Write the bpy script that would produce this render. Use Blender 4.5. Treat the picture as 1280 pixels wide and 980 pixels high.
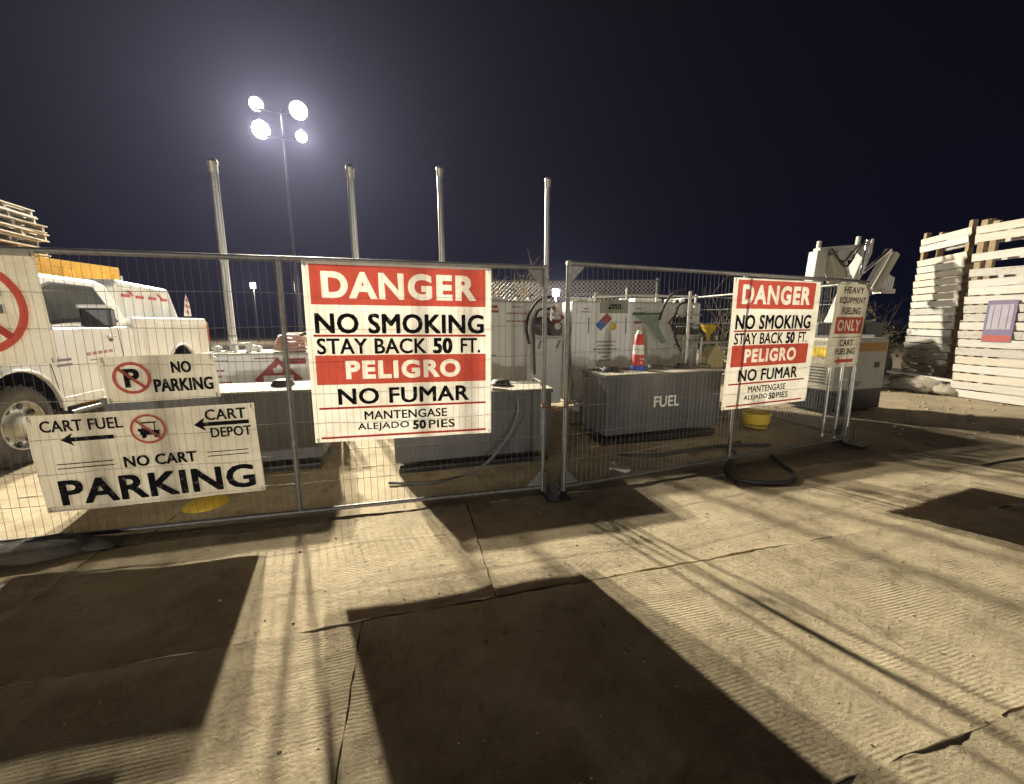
import bpy, bmesh, math, random
from mathutils import Vector, Matrix
random.seed(11)
S = bpy.context.scene
for o in list(bpy.data.objects): bpy.data.objects.remove(o)
COL = S.collection
R = math.radians
# ------------------------------------------------------------------ camera
cd = bpy.data.cameras.new('camera'); cam = bpy.data.objects.new('camera', cd); COL.objects.link(cam)
cd.sensor_width = 36; cd.lens = 36*481/1280; cd.shift_y = -10/1280
cd.clip_start = 0.05; cd.clip_end = 2000
cam.location = (0, 0, 1.5); cam.rotation_euler = (R(90-9.1), 0, 0)
S.camera = cam
# ------------------------------------------------------------------ night sky
W = bpy.data.worlds.new('World'); S.world = W; W.use_nodes = True
wn = W.node_tree.nodes; wl = W.node_tree.links; wn.clear()
wo = wn.new('ShaderNodeOutputWorld'); wb = wn.new('ShaderNodeBackground')
tc = wn.new('ShaderNodeTexCoord'); sx = wn.new('ShaderNodeSeparateXYZ'); cr = wn.new('ShaderNodeValToRGB')
wl.new(tc.outputs['Generated'], sx.inputs[0]); wl.new(sx.outputs['Z'], cr.inputs[0])
cr.color_ramp.elements[0].position = 0.0; cr.color_ramp.elements[0].color = (0.0028, 0.0031, 0.0105, 1)
cr.color_ramp.elements[1].position = 0.6; cr.color_ramp.elements[1].color = (0.0006, 0.0005, 0.0018, 1)
wl.new(cr.outputs[0], wb.inputs['Color']); wb.inputs['Strength'].default_value = 1.0
wl.new(wb.outputs[0], wo.inputs['Surface'])
# ------------------------------------------------------------------ view
S.view_settings.view_transform = 'Standard'; S.view_settings.look = 'None'
S.view_settings.exposure = 0.0; S.view_settings.gamma = 1.0
LAMP_W = 36500; FILL_W = 24000; LAMP_COL = (1.0, 0.915, 0.74)
HAZE = 0.0005

# ------------------------------------------------------------------ helpers
def tag(o, label=None, cat=None, group=None, kind=None):
    if label: o['label'] = label
    if cat: o['category'] = cat
    if group: o['group'] = group
    if kind: o['kind'] = kind
    return o
def empty(name, loc=(0,0,0), rz=0, label=None, cat=None, group=None, kind=None):
    o = bpy.data.objects.new(name, None); COL.objects.link(o)
    o.location = loc; o.rotation_euler = (0, 0, rz); o.empty_display_size = .2
    return tag(o, label, cat, group, kind)

class MB:
    def __init__(s): s.v = []; s.f = []; s.sm = []
    def add(s, vs, fs, smooth=False):
        n = len(s.v); s.v += [tuple(v) for v in vs]
        s.f += [tuple(i+n for i in f) for f in fs]; s.sm += [smooth]*len(fs); return s
    def box(s, c, d, rot=None):
        x, y, z = d[0]/2, d[1]/2, d[2]/2
        vs = [Vector((i*x, j*y, k*z)) for i in (-1,1) for j in (-1,1) for k in (-1,1)]
        if rot is not None: vs = [rot @ v for v in vs]
        c = Vector(c); vs = [v+c for v in vs]
        return s.add(vs, [(0,1,3,2),(4,6,7,5),(0,4,5,1),(2,3,7,6),(0,2,6,4),(1,5,7,3)])
    def beam(s, a, b, w, h, up=(0,0,1)):
        a = Vector(a); b = Vector(b); d = (b-a); L = d.length; d.normalize()
        u = Vector(up); sd = d.cross(u)
        if sd.length < 1e-3: sd = d.cross(Vector((1,0,0)))
        sd.normalize(); u = sd.cross(d)
        m = Matrix((d, sd, u)).transposed()
        return s.box((a+b)/2, (L, w, h), m)
    def tube(s, pts, r, n=8, cap=True, closed=False):
        pts = [Vector(p) for p in pts]; N = len(pts)
        rs = r if isinstance(r, (list, tuple)) else [r]*N
        vs = []; prev = None
        for i, p in enumerate(pts):
            if closed: t = (pts[(i+1) % N]-pts[i-1]).normalized()
            else: t = (pts[min(i+1, N-1)]-pts[max(i-1, 0)]).normalized()
            if prev is None:
                a = Vector((0,0,1)) if abs(t.z) < .9 else Vector((1,0,0))
                prev = t.cross(a).normalized()
            prev = (prev - t*prev.dot(t)).normalized(); q = t.cross(prev)
            for k in range(n):
                an = 2*math.pi*k/n
                vs.append(p+(prev*math.cos(an)+q*math.sin(an))*rs[i])
        fs = []
        for i in range(N if closed else N-1):
            j = (i+1) % N
            for k in range(n):
                fs.append((i*n+k, i*n+(k+1) % n, j*n+(k+1) % n, j*n+k))
        s.add(vs, fs, n > 5)
        if cap and not closed:
            s.add(vs[:n], [tuple(reversed(range(n)))]); s.add(vs[-n:], [tuple(range(n))])
        return s
    def cyl(s, a, b, r, n=12, r2=None): return s.tube([a, b], [r, r if r2 is None else r2], n)
    def lathe(s, prof, c=(0,0,0), n=20, axis='z'):
        c = Vector(c); vs = []
        for (r, h) in prof:
            for k in range(n):
                a = 2*math.pi*k/n; u, v = r*math.cos(a), r*math.sin(a)
                vs.append(c+(Vector((u, v, h)) if axis == 'z' else Vector((u, h, v)) if axis == 'y' else Vector((h, u, v))))
        fs = []
        for i in range(len(prof)-1):
            for k in range(n):
                fs.append((i*n+k, i*n+(k+1) % n, (i+1)*n+(k+1) % n, (i+1)*n+k))
        s.add(vs, fs, True)
        m = len(prof)-1
        s.add(vs[:n], [tuple(range(n))]); s.add(vs[m*n:], [tuple(range(n))]); return s
    def prism(s, poly, y0, y1, taper=None):      # poly in xz, extruded in y
        n = len(poly)
        a = [(x, y0, z) for x, z in poly]; b = [(x, y1, z) for x, z in poly]
        s.add(a+b, [tuple(range(n)), tuple(range(2*n-1, n-1, -1))]+[(i, i+n, (i+1) % n+n, (i+1) % n) for i in range(n)])
        return s
    def blob(s, c, r, seed=0, n=8, m=6, amp=.25):
        rnd = random.Random(seed); c = Vector(c); vs = []; fs = []
        rr = r if isinstance(r, (tuple, list)) else (r, r, r)
        for i in range(m+1):
            th = math.pi*i/m
            for k in range(n):
                ph = 2*math.pi*k/n; j = 1+rnd.uniform(-amp, amp)
                vs.append(c+Vector((rr[0]*math.sin(th)*math.cos(ph)*j, rr[1]*math.sin(th)*math.sin(ph)*j, rr[2]*math.cos(th)*(1 if i in (0, m) else j))))
        for i in range(m):
            for k in range(n): fs.append((i*n+k, i*n+(k+1) % n, (i+1)*n+(k+1) % n, (i+1)*n+k))
        return s.add(vs, fs, True)
    def mesh(s, name):
        me = bpy.data.meshes.new(name); me.from_pydata(s.v, [], s.f)
        me.polygons.foreach_set('use_smooth', s.sm); me.update()
        bm = bmesh.new(); bm.from_mesh(me)
        bmesh.ops.recalc_face_normals(bm, faces=bm.faces); bm.to_mesh(me); bm.free()
        return me
    def build(s, name, m, parent=None, bevel=0, seg=2, loc=None, rz=None):
        me = s.mesh(name); me.materials.append(m)
        o = bpy.data.objects.new(name, me); COL.objects.link(o); o.parent = parent
        if loc: o.location = loc
        if rz is not None: o.rotation_euler.z = rz
        if bevel:
            b = o.modifiers.new('Bevel', 'BEVEL'); b.width = bevel; b.segments = seg; b.limit_method = 'ANGLE'; b.angle_limit = R(40)
        return o
def B(c, d, rot=None): return MB().box(c, d, rot)
def smooth_path(pts, k=6):
    P = [Vector(p) for p in pts]; out = []
    for i in range(len(P)-1):
        p0 = P[max(i-1, 0)]; p1 = P[i]; p2 = P[i+1]; p3 = P[min(i+2, len(P)-1)]
        for j in range(k):
            t = j/k
            out.append(.5*((2*p1)+(-p0+p2)*t+(2*p0-5*p1+4*p2-p3)*t*t+(-p0+3*p1-3*p2+p3)*t**3))
    out.append(P[-1]); return out
def copy_tree(o, parent=None):
    c = o.copy(); COL.objects.link(c); c.parent = parent
    for ch in list(o.children): copy_tree(ch, c)
    return c

# ------------------------------------------------------------------ materials
MATS = {}
def mat(name, col, rough=.6, metal=0, var=.15, vs=6, bump=.0, bs=60, dust=0, dcol=(.36,.30,.21), streak=False, trans=0, spec=.5):
    if name in MATS: return MATS[name]
    m = bpy.data.materials.new(name); m.use_nodes = True; N = m.node_tree.nodes; L = m.node_tree.links
    p = N['Principled BSDF']; t = N.new('ShaderNodeTexCoord')
    mp = N.new('ShaderNodeMapping'); L.new(t.outputs['Object'], mp.inputs[0])
    if streak: mp.inputs['Scale'].default_value = (1, 1, .12)
    n = N.new('ShaderNodeTexNoise'); n.inputs['Scale'].default_value = vs; n.inputs['Detail'].default_value = 6; n.inputs['Roughness'].default_value = .65
    L.new(mp.outputs[0], n.inputs['Vector'])
    r = N.new('ShaderNodeValToRGB'); L.new(n.outputs['Fac'], r.inputs[0])
    r.color_ramp.elements[0].position = .3; r.color_ramp.elements[1].position = .7
    r.color_ramp.elements[0].color = tuple(c*(1-var) for c in col)+(1,)
    r.color_ramp.elements[1].color = tuple(min(1, c*(1+var*.6)) for c in col)+(1,)
    out = r.outputs[0]
    if dust:
        n2 = N.new('ShaderNodeTexNoise'); n2.inputs['Scale'].default_value = 2.3; n2.inputs['Detail'].default_value = 8; n2.inputs['Roughness'].default_value = .7
        L.new(mp.outputs[0], n2.inputs['Vector'])
        mr = N.new('ShaderNodeMapRange'); mr.inputs[1].default_value = .38; mr.inputs[2].default_value = .72; mr.inputs[4].default_value = dust
        L.new(n2.outputs['Fac'], mr.inputs[0])
        mx = N.new('ShaderNodeMix'); mx.data_type = 'RGBA'; L.new(mr.outputs[0], mx.inputs[0]); L.new(out, mx.inputs[6]); mx.inputs[7].default_value = dcol+(1,)
        out = mx.outputs[2]
    L.new(out, p.inputs['Base Color'])
    p.inputs['Roughness'].default_value = rough; p.inputs['Metallic'].default_value = metal
    p.inputs['Specular IOR Level'].default_value = spec
    if bump:
        n3 = N.new('ShaderNodeTexNoise'); n3.inputs['Scale'].default_value = bs; n3.inputs['Detail'].default_value = 5
        L.new(t.outputs['Object'], n3.inputs['Vector'])
        b = N.new('ShaderNodeBump'); b.inputs['Strength'].default_value = bump; b.inputs['Distance'].default_value = .02
        L.new(n3.outputs['Fac'], b.inputs['Height']); L.new(b.outputs[0], p.inputs['Normal'])
    if trans:
        tr = N.new('ShaderNodeBsdfTranslucent'); L.new(out, tr.inputs['Color'])
        ms = N.new('ShaderNodeMixShader'); ms.inputs[0].default_value = trans
        L.new(p.outputs[0], ms.inputs[1]); L.new(tr.outputs[0], ms.inputs[2])
        L.new(ms.outputs[0], N['Material Output'].inputs['Surface'])
    MATS[name] = m; return m
def film(name, col, op=.45):
    m = bpy.data.materials.new(name); m.use_nodes = True; N = m.node_tree.nodes; L = m.node_tree.links
    p = N['Principled BSDF']; p.inputs['Base Color'].default_value = col+(1,); p.inputs['Roughness'].default_value = .6
    t = N.new('ShaderNodeBsdfTransparent'); t.inputs[0].default_value = col+(1,)
    tx = N.new('ShaderNodeTexCoord'); n = N.new('ShaderNodeTexNoise'); n.inputs['Scale'].default_value = 9; n.inputs['Detail'].default_value = 6
    L.new(tx.outputs['Object'], n.inputs['Vector'])
    mr = N.new('ShaderNodeMapRange'); mr.inputs[1].default_value = .3; mr.inputs[2].default_value = .7; mr.inputs[3].default_value = op*.7; mr.inputs[4].default_value = min(1, op*1.2)
    L.new(n.outputs['Fac'], mr.inputs[0])
    ms = N.new('ShaderNodeMixShader'); L.new(mr.outputs[0], ms.inputs[0])
    L.new(t.outputs[0], ms.inputs[1]); L.new(p.outputs[0], ms.inputs[2]); L.new(ms.outputs[0], N['Material Output'].inputs['Surface'])
    return m
def emit(name, col, st):
    m = bpy.data.materials.new(name); m.use_nodes = True; N = m.node_tree.nodes
    p = N['Principled BSDF']; p.inputs['Base Color'].default_value = (0,0,0,1)
    p.inputs['Emission Color'].default_value = col+(1,); p.inputs['Emission Strength'].default_value = st; return m

M_galv = mat('galvanised steel', (.50,.50,.48), .42, .75, .25, 30, .15, 90, dust=.25)
M_fence = mat('dull fence steel', (.24,.235,.22), .5, .6, .35, 25, .2, 90, dust=.3)
M_wiredark = mat('dull upright wire', (.26,.25,.23), .6, .6, .2, 40)
M_wire = mat('dull steel wire', (.42,.41,.38), .5, .7, .2, 40)
M_darksteel = mat('dark steel', (.09,.09,.09), .5, .5, .3, 20, .1)
M_black = mat('black rubber', (.022,.022,.023), .65, 0, .3, 12, .1, dust=.15)
M_plastic = mat('black plastic', (.03,.03,.032), .45, 0, .2, 12, dust=.25)
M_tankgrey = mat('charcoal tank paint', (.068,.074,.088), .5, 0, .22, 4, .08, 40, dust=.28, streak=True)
M_tanktop = mat('pale tank top', (.46,.43,.34), .8, 0, .25, 7, .2, 50, dust=.3)  # sandy top plates, paler than the charcoal shells
M_white = mat('white tank paint', (.80,.80,.77), .42, 0, .10, 3, .05, 30, dust=.30, dcol=(.50,.45,.36), streak=True)
M_car = mat('white car paint', (.74,.74,.72), .28, 0, .06, 3, dust=.22, dcol=(.55,.50,.42))
M_glass = mat('dark window glass', (.06,.065,.06), .12, 0, .3, 3, dust=.5, dcol=(.16,.15,.13))
M_trim = mat('black trim', (.015,.015,.016), .35)
M_chrome = mat('bright metal', (.6,.6,.6), .25, .9)
M_red = mat('red plastic', (.55,.035,.025), .45, 0, .15, 10, dust=.2)
M_redprint = mat('faded red print', (.36,.07,.06), .6)
M_greyprint = mat('faded grey print', (.16,.15,.17), .6)
M_whiteprint = mat('white print', (.75,.74,.70), .6, dust=.15)
M_blackprint = mat('black print', (.010,.010,.010), .9, 0, .3, 14, spec=.08)
M_blueprint = mat('blue print', (.05,.12,.38), .6)
M_yellow = mat('yellow plastic', (.72,.50,.03), .45, 0, .12, 8, dust=.2)
M_contain = mat('yellow container paint', (.80,.45,.05), .5, 0, .15, 5, .08, dust=.25, streak=True)
M_wood = mat('weathered grey wood', (.36,.33,.28), .8, 0, .3, 9, .35, 40)
def board_mat(name, col):
    m = mat(name, col, .75, 0, .16, 5, .25, 45, dust=.2, dcol=(.42,.35,.26)); N = m.node_tree.nodes
    for n in N:
        if n.type == 'MAPPING': n.inputs['Scale'].default_value = (.35, 1.5, 5)
        if n.type == 'TEX_NOISE' and abs(n.inputs['Scale'].default_value-5) < .1: n.inputs['Scale'].default_value = 9
    return m
M_slat = board_mat('whitewashed board', (.60,.58,.53)); M_slatb = board_mat('greyer whitewashed board', (.48,.46,.42)); M_slatc = board_mat('yellowed whitewashed board', (.60,.55,.46))
M_slatdark = mat('bare timber', (.30,.22,.13), .8, 0, .2, 12, .25)
M_green = mat('green cloth', (.05,.25,.06), .8, 0, .2, 20)
M_palegreen = mat('pale green sheet', (.42,.52,.38), .6, 0, .2, 10, trans=.35)
M_blue = mat('blue plastic', (.05,.09,.42), .5)
M_board = mat('olive grey placard', (.27,.27,.20), .7, 0, .12, 10)
M_bag = mat('dark sandbag cloth', (.045,.042,.038), .9, 0, .3, 25, .5, 120, dust=.4)
M_rag = mat('dirty white rag', (.62,.58,.48), .9, 0, .2, 20, .4)
M_twigdark = mat('dusty twig bark', (.14,.115,.075), .85)
M_twig = mat('dry twig bark', (.42,.34,.20), .85, 0, .25, 30, .2)
M_leaf = mat('dusty olive leaves', (.10,.095,.045), .8, 0, .35, 8)
M_rock = mat('pale clod of earth', (.42,.35,.25), .95, 0, .25, 12, .5, 60)
M_rust = mat('rusty iron', (.23,.11,.05), .8, .2, .3, 20, .3)
M_gen = mat('cream generator paint', (.36,.33,.26), .5, 0, .12, 5, dust=.3)
M_orange = mat('orange stripe paint', (.34,.17,.03), .5, 0, .2, 12)
M_tread = mat('tyre rubber', (.05,.048,.045), .85, 0, .25, 25, .4, 60, dust=.5, dcol=(.28,.24,.18))
M_rim = mat('dusty steel rim', (.42,.41,.38), .45, .5, .2, 15, dust=.35)
M_purple = mat('purple print', (.16,.13,.22), .7)

def scuffed(m, lo, hi, col):
    N = m.node_tree.nodes; L = m.node_tree.links; p = N['Principled BSDF']; src = p.inputs['Base Color'].links[0].from_socket
    t = N.new('ShaderNodeTexCoord'); n = N.new('ShaderNodeTexNoise'); n.inputs['Scale'].default_value = 26; n.inputs['Detail'].default_value = 8; n.inputs['Roughness'].default_value = .75
    L.new(t.outputs['Object'], n.inputs['Vector']); r = N.new('ShaderNodeMapRange'); r.inputs[1].default_value = lo; r.inputs[2].default_value = hi; L.new(n.outputs['Fac'], r.inputs[0])
    x = N.new('ShaderNodeMix'); x.data_type = 'RGBA'; L.new(r.outputs[0], x.inputs[0]); L.new(src, x.inputs[6]); x.inputs[7].default_value = col+(1,); L.new(x.outputs[2], p.inputs['Base Color'])
scuffed(M_blackprint, .56, .70, (.30,.27,.22))
scuffed(M_slat, .60, .68, (.20,.16,.11)); scuffed(M_slatb, .56, .66, (.16,.13,.09)); scuffed(M_car, .60, .75, (.50,.45,.37)); scuffed(M_tankgrey, .60, .70, (.22,.18,.13))
scuffed(M_yellow, .58, .68, (.25,.18,.07)); scuffed(M_red, .60, .70, (.25,.08,.06))
def ribbed(name, col, scale_axis, freq, depth, trans):
    """sign sheet of fluted plastic, light comes through from behind"""
    m = bpy.data.materials.new(name); m.use_nodes = True; N = m.node_tree.nodes; L = m.node_tree.links
    p = N['Principled BSDF']; t = N.new('ShaderNodeTexCoord')
    n = N.new('ShaderNodeTexNoise'); n.inputs['Scale'].default_value = 2.6; n.inputs['Detail'].default_value = 9; n.inputs['Roughness'].default_value = .68
    L.new(t.outputs['Object'], n.inputs['Vector'])
    r = N.new('ShaderNodeValToRGB'); L.new(n.outputs['Fac'], r.inputs[0])
    r.color_ramp.elements[0].position = .28; r.color_ramp.elements[1].position = .62
    r.color_ramp.elements[0].color = tuple(c*.68 for c in col[:1])+(col[1]*.64, col[2]*.55, 1)
    r.color_ramp.elements[1].color = col+(1,)
    w = N.new('ShaderNodeTexWave'); w.bands_direction = 'X'; w.inputs['Scale'].default_value = freq; w.inputs['Distortion'].default_value = 0.2
    L.new(t.outputs['Object'], w.inputs['Vector'])
    b = N.new('ShaderNodeBump'); b.inputs['Strength'].default_value = .35; b.inputs['Distance'].default_value = depth
    L.new(w.outputs['Fac'], b.inputs['Height']); L.new(b.outputs[0], p.inputs['Normal'])
    mr = N.new('ShaderNodeMapRange'); mr.inputs[3].default_value = .93; mr.inputs[4].default_value = 1.0; L.new(w.outputs['Fac'], mr.inputs[0])
    mx = N.new('ShaderNodeMix'); mx.data_type = 'RGBA'; mx.blend_type = 'MULTIPLY'; mx.inputs[0].default_value = 1
    L.new(r.outputs[0], mx.inputs[6]); L.new(mr.outputs[0], mx.inputs[7])
    L.new(mx.outputs[2], p.inputs['Base Color']); p.inputs['Roughness'].default_value = .5
    tr = N.new('ShaderNodeBsdfTranslucent'); L.new(mx.outputs[2], tr.inputs['Color'])
    ms = N.new('ShaderNodeMixShader'); ms.inputs[0].default_value = trans
    L.new(p.outputs[0], ms.inputs[1]); L.new(tr.outputs[0], ms.inputs[2]); L.new(ms.outputs[0], N['Material Output'].inputs['Surface'])
    return m
M_sign = ribbed('fluted plastic sign sheet', (.80,.76,.66), 'X', 22, .002, .36)
M_sign2 = ribbed('grubby plastic sign sheet', (.50,.455,.36), 'X', 22, .002, .24)
M_redfilm = film('red sign film', (.74,.13,.09), .5)
M_oldred = film('faded red sign film', (.62,.13,.10), .6)

def ground_mat(name, base, dark, ribs):
    m = bpy.data.materials.new(name); m.use_nodes = True; N = m.node_tree.nodes; L = m.node_tree.links
    p = N['Principled BSDF']; p.inputs['Roughness'].default_value = .92; p.inputs['Specular IOR Level'].default_value = .2
    t = N.new('ShaderNodeTexCoord'); g = N.new('ShaderNodeNewGeometry')
    def noise(sc, det=8, rough=.65, src=g.outputs['Position']):
        n = N.new('ShaderNodeTexNoise'); n.inputs['Scale'].default_value = sc; n.inputs['Detail'].default_value = det; n.inputs['Roughness'].default_value = rough
        L.new(src, n.inputs['Vector']); return n.outputs['Fac']
    a = noise(1.1); b = noise(7, 10, .75); c = noise(55, 4)
    def math_(op, x, y):
        q = N.new('ShaderNodeMath'); q.operation = op
        for i, v in enumerate((x, y)):
            if isinstance(v, (int, float)): q.inputs[i].default_value = v
            else: L.new(v, q.inputs[i])
        return q.outputs[0]
    s = math_('ADD', math_('MULTIPLY', a, .5), math_('ADD', math_('MULTIPLY', b, .35), math_('MULTIPLY', c, .15)))
    r = N.new('ShaderNodeValToRGB'); L.new(s, r.inputs[0])
    r.color_ramp.elements[0].position = .36; r.color_ramp.elements[0].color = dark+(1,)
    r.color_ramp.elements[1].position = .60; r.color_ramp.elements[1].color = base+(1,)
    e = r.color_ramp.elements.new(.47); e.color = tuple((x*.45+y*.55) for x, y in zip(dark, base))+(1,)
    st = N.new('ShaderNodeMapRange'); st.inputs[1].default_value = .60; st.inputs[2].default_value = .70; st.inputs[4].default_value = .55; L.new(noise(3.1, 7, .6), st.inputs[0])
    sp = N.new('ShaderNodeMapRange'); sp.inputs[1].default_value = .66; sp.inputs[2].default_value = .72; sp.inputs[4].default_value = .5; L.new(noise(19, 3, .5), sp.inputs[0])
    mx = N.new('ShaderNodeMix'); mx.data_type = 'RGBA'; L.new(math_('MAXIMUM', st.outputs[0], sp.outputs[0]), mx.inputs[0]); L.new(r.outputs[0], mx.inputs[6]); mx.inputs[7].default_value = tuple(c*.55 for c in dark)+(1,)
    L.new(mx.outputs[2], p.inputs['Base Color'])
    h = math_('ADD', math_('MULTIPLY', b, 1.35), math_('MULTIPLY', c, .35))
    if ribs:
        w = N.new('ShaderNodeTexWave'); w.bands_direction = 'Y'; w.inputs['Scale'].default_value = 19
        w.inputs['Distortion'].default_value = 1.6; w.inputs['Detail'].default_value = 2; w.inputs['Detail Scale'].default_value = .6
        L.new(t.outputs['Object'], w.inputs['Vector'])
        msk = N.new('ShaderNodeMapRange'); msk.inputs[1].default_value = .47; msk.inputs[2].default_value = .68; L.new(noise(1.7, 5), msk.inputs[0])
        h = math_('ADD', h, math_('MULTIPLY', math_('MULTIPLY', w.outputs['Fac'], msk.outputs[0]), ribs))
    bp = N.new('ShaderNodeBump'); bp.inputs['Strength'].default_value = 1.0; bp.inputs['Distance'].default_value = .010
    L.new(h, bp.inputs['Height']); L.new(bp.outputs[0], p.inputs['Normal'])
    return m
M_mat = ground_mat('dust covered ground mat', (.52,.435,.29), (.20,.16,.10), .20)
M_dirt = ground_mat('dry packed earth', (.46,.38,.26), (.24,.19,.125), 0)

# ------------------------------------------------------------------ text
def text_curve(body, bold):
    bold = 0
    cu = bpy.data.curves.new('t', 'FONT'); cu.body = body; cu.size = 1; cu.offset = bold; cu.resolution_u = 3
    cu.align_x = 'LEFT'
    return cu
def text_mesh(body, w, h, bold=.02, frame=None, thick=0.0012, slant=0, lines=None):
    """flat letters fitted into w x h, centred on the origin, in the xz plane; frame=(fw,fh,dx,dz) returns the frame with the letters cut out"""
    cu = text_curve(body, bold); cu.space_character = 1.16 if frame else 1.04; o = bpy.data.objects.new('t', cu); COL.objects.link(o)
    if frame:
        for q in bpy.context.selected_objects: q.select_set(False)
        bpy.context.view_layer.objects.active = o; o.select_set(True)
        bpy.ops.object.convert(target='CURVE')
        o = bpy.context.view_layer.objects.active; cu = o.data
        polys = []
        for sp in cu.splines:
            P = []
            if sp.type == 'BEZIER':
                bz = sp.bezier_points; nb = len(bz)
                for i in range(nb):
                    a, b = bz[i], bz[(i+1) % nb]
                    straight = (a.handle_right-a.co).length < 1e-5 and (b.handle_left-b.co).length < 1e-5
                    k = 1 if straight or abs((b.co-a.co).normalized().dot((a.handle_right-a.co).normalized())) > .9999 else 6
                    for j in range(k):
                        t = j/k; q = a.co*(1-t)**3+a.handle_right*3*t*(1-t)**2+b.handle_left*3*t*t*(1-t)+b.co*t**3
                        P.append(Vector((q.x, q.y)))
            else: P = [Vector((p.co.x, p.co.y)) for p in sp.points]
            Q = []
            for p in P:
                if not Q or (p-Q[-1]).length > 1.2e-2: Q.append(p)
            if (Q[0]-Q[-1]).length < 1.2e-2: Q.pop()
            polys.append(Q)
        big = max(polys, key=lambda P: abs(sum(P[i].x*P[(i+1) % len(P)].y-P[(i+1) % len(P)].x*P[i].y for i in range(len(P)))))
        area = sum(big[i].x*big[(i+1) % len(big)].y-big[(i+1) % len(big)].x*big[i].y for i in range(len(big)))
        sg = bold*(1 if area > 0 else -1); cu.splines.clear()
        outp = []
        for Q in polys:                     # push every contour outwards so that the cut letters are bold
            n_ = len(Q); T = []
            for i in range(n_):
                e1 = (Q[i]-Q[i-1]).normalized(); e2 = (Q[(i+1) % n_]-Q[i]).normalized()
                n1_ = Vector((e1.y, -e1.x)); n2_ = Vector((e2.y, -e2.x)); bs = n1_+n2_
                if bs.length < .3: bs = n1_*1.0
                else: bs = bs/max(.5, bs.length_squared/2)
                T.append(Q[i]+bs*sg)
            outp.append(T)
        xs = [p.x for T in outp for p in T]; ys = [p.y for T in outp for p in T]
        x0, x1, y0, y1 = min(xs), max(xs), min(ys), max(ys); kx = w/(x1-x0); ky = h/(y1-y0)
        fw, fh = frame[:2]; cxx = (x0+x1)/2-frame[2]/kx; cyy = (y0+y1)/2-frame[3]/ky
        outp.append([Vector((cxx+a*fw/2/kx, cyy+b*fh/2/ky)) for a, b in ((-1,-1),(1,-1),(1,1),(-1,1))])
        for T in outp:
            sp = cu.splines.new('POLY'); sp.points.add(len(T)-1)
            for p, q in zip(sp.points, T): p.co = (q.x, q.y, 0, 1)
            sp.use_cyclic_u = True
        cu.dimensions = '2D'; cu.fill_mode = 'BOTH'; cu.offset = 0
    dg = bpy.context.evaluated_depsgraph_get(); dg.update()
    me = bpy.data.meshes.new_from_object(o.evaluated_get(dg))
    vs = [v.co.copy() for v in me.vertices]; fs = [tuple(p.vertices) for p in me.polygons]
    if not frame:
        xs = [v.x for v in vs]; ys = [v.y for v in vs]; x0, x1, y0, y1 = min(xs), max(xs), min(ys), max(ys); kx = w/(x1-x0); ky = h/(y1-y0)
    out = [((v.x-(x0+x1)/2)*kx+slant*(v.y-(y0+y1)/2)*ky, 0, (v.y-(y0+y1)/2)*ky) for v in vs]
    bpy.data.objects.remove(o); bpy.data.meshes.remove(me)
    m = MB()
    if frame: m.add(out, fs); return m
    e = bold*ky*.75                       # heavier strokes: shifted layers a fraction of a millimetre apart
    for i, (a, b) in enumerate([(0, 0)]+([(1, 1), (1, -1), (-1, 1), (-1, -1), (1.2, 0), (-1.2, 0)] if bold > .005 else [])):
        m.add([(x+a*e, -.00015*i, z+b*e*.8) for x, _, z in out], fs)
    return m
def put_text(body, parent, x, z, w, h, m, bold=.02, y=-.004, name='lettering', **k):
    mb = text_mesh(body, w, h, bold, **k); me = bpy.data.meshes.new(name); me.from_pydata(mb.v, [], mb.f); me.materials.append(m)
    o = bpy.data.objects.new(name, me); COL.objects.link(o); o.parent = parent; o.location = (x, y, z)
    return o
def rect(parent, name, x0, x1, z0, z1, m, y=-.004, t=.001):
    return B(((x0+x1)/2, y, (z0+z1)/2), (x1-x0, t, z1-z0)).build(name, m, parent)
def ring_mb(cx, cz, r0, r1, y, n=40, a0=0, a1=2*math.pi, t=.001):
    vs = []; fs = []
    for i in range(n+1):
        a = a0+(a1-a0)*i/n
        for r in (r0, r1):
            vs.append((cx+r*math.cos(a), y, cz+r*math.sin(a)))
    for i in range(n): fs.append((2*i, 2*i+1, 2*i+3, 2*i+2))
    return MB().add(vs, fs)
def arrow_left(parent, x0, x1, z, hw, sh, m, y=-.004, head=.1):
    p = [(x0, z), (x0+head, z+hw), (x0+head*.8, z+sh), (x1, z+sh), (x1, z-sh), (x0+head*.8, z-sh), (x0+head, z-hw)]
    return MB().add([(a, y, b) for a, b in p], [(0, 1, 2, 3, 4, 5, 6)]).build('arrow', m, parent)

# ================================================================== LIGHT TOWER AND LIGHTS

tw = empty('light_tower', (-9.70, 17.8, 0), R(18), 'tall mobile floodlight tower with four blazing round lamps on its mast', 'light tower')
MB().box((0,0,.55), (1.3,2.2,.75)).box((0,0,.98), (1.1,1.9,.14)).build('generator_housing', M_gen, tw, .04)
wm = MB()
for s in (-1, 1):
    wh = MB().lathe([(.12,-.1),(.30,-.1),(.33,-.06),(.33,.06),(.30,.1),(.12,.1)], (s*.72, 0, .33), 20, 'x').build('wheel', M_black, tw)
MB().tube([(0,0,1.0),(0,0,3.6)], .09, 8).tube([(0,0,3.5),(0,0,7.0)], .065, 8).tube([(0,0,6.9),(0,0,10.3)], .045, 8).build('mast', M_trim, tw)
MB().box((0,-.05,10.2), (1.95,.07,.07)).box((0,-.05,9.2), (1.95,.07,.07)).build('crossbar', M_trim, tw)
for s in (-1, 1):
    MB().beam((s*.6,0,.25), (s*1.5,-.3,.05), .08, .08).box((s*1.5,-.3,.03), (.3,.3,.05)).build('outrigger', M_darksteel, tw)
M_lens = emit('lit lamp lens', (1.0,.90,.66), 30)
rz = Matrix.Rotation(R(18), 4, 'Z')
aim = Vector((1.0, 3.0, 0.3))
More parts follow.
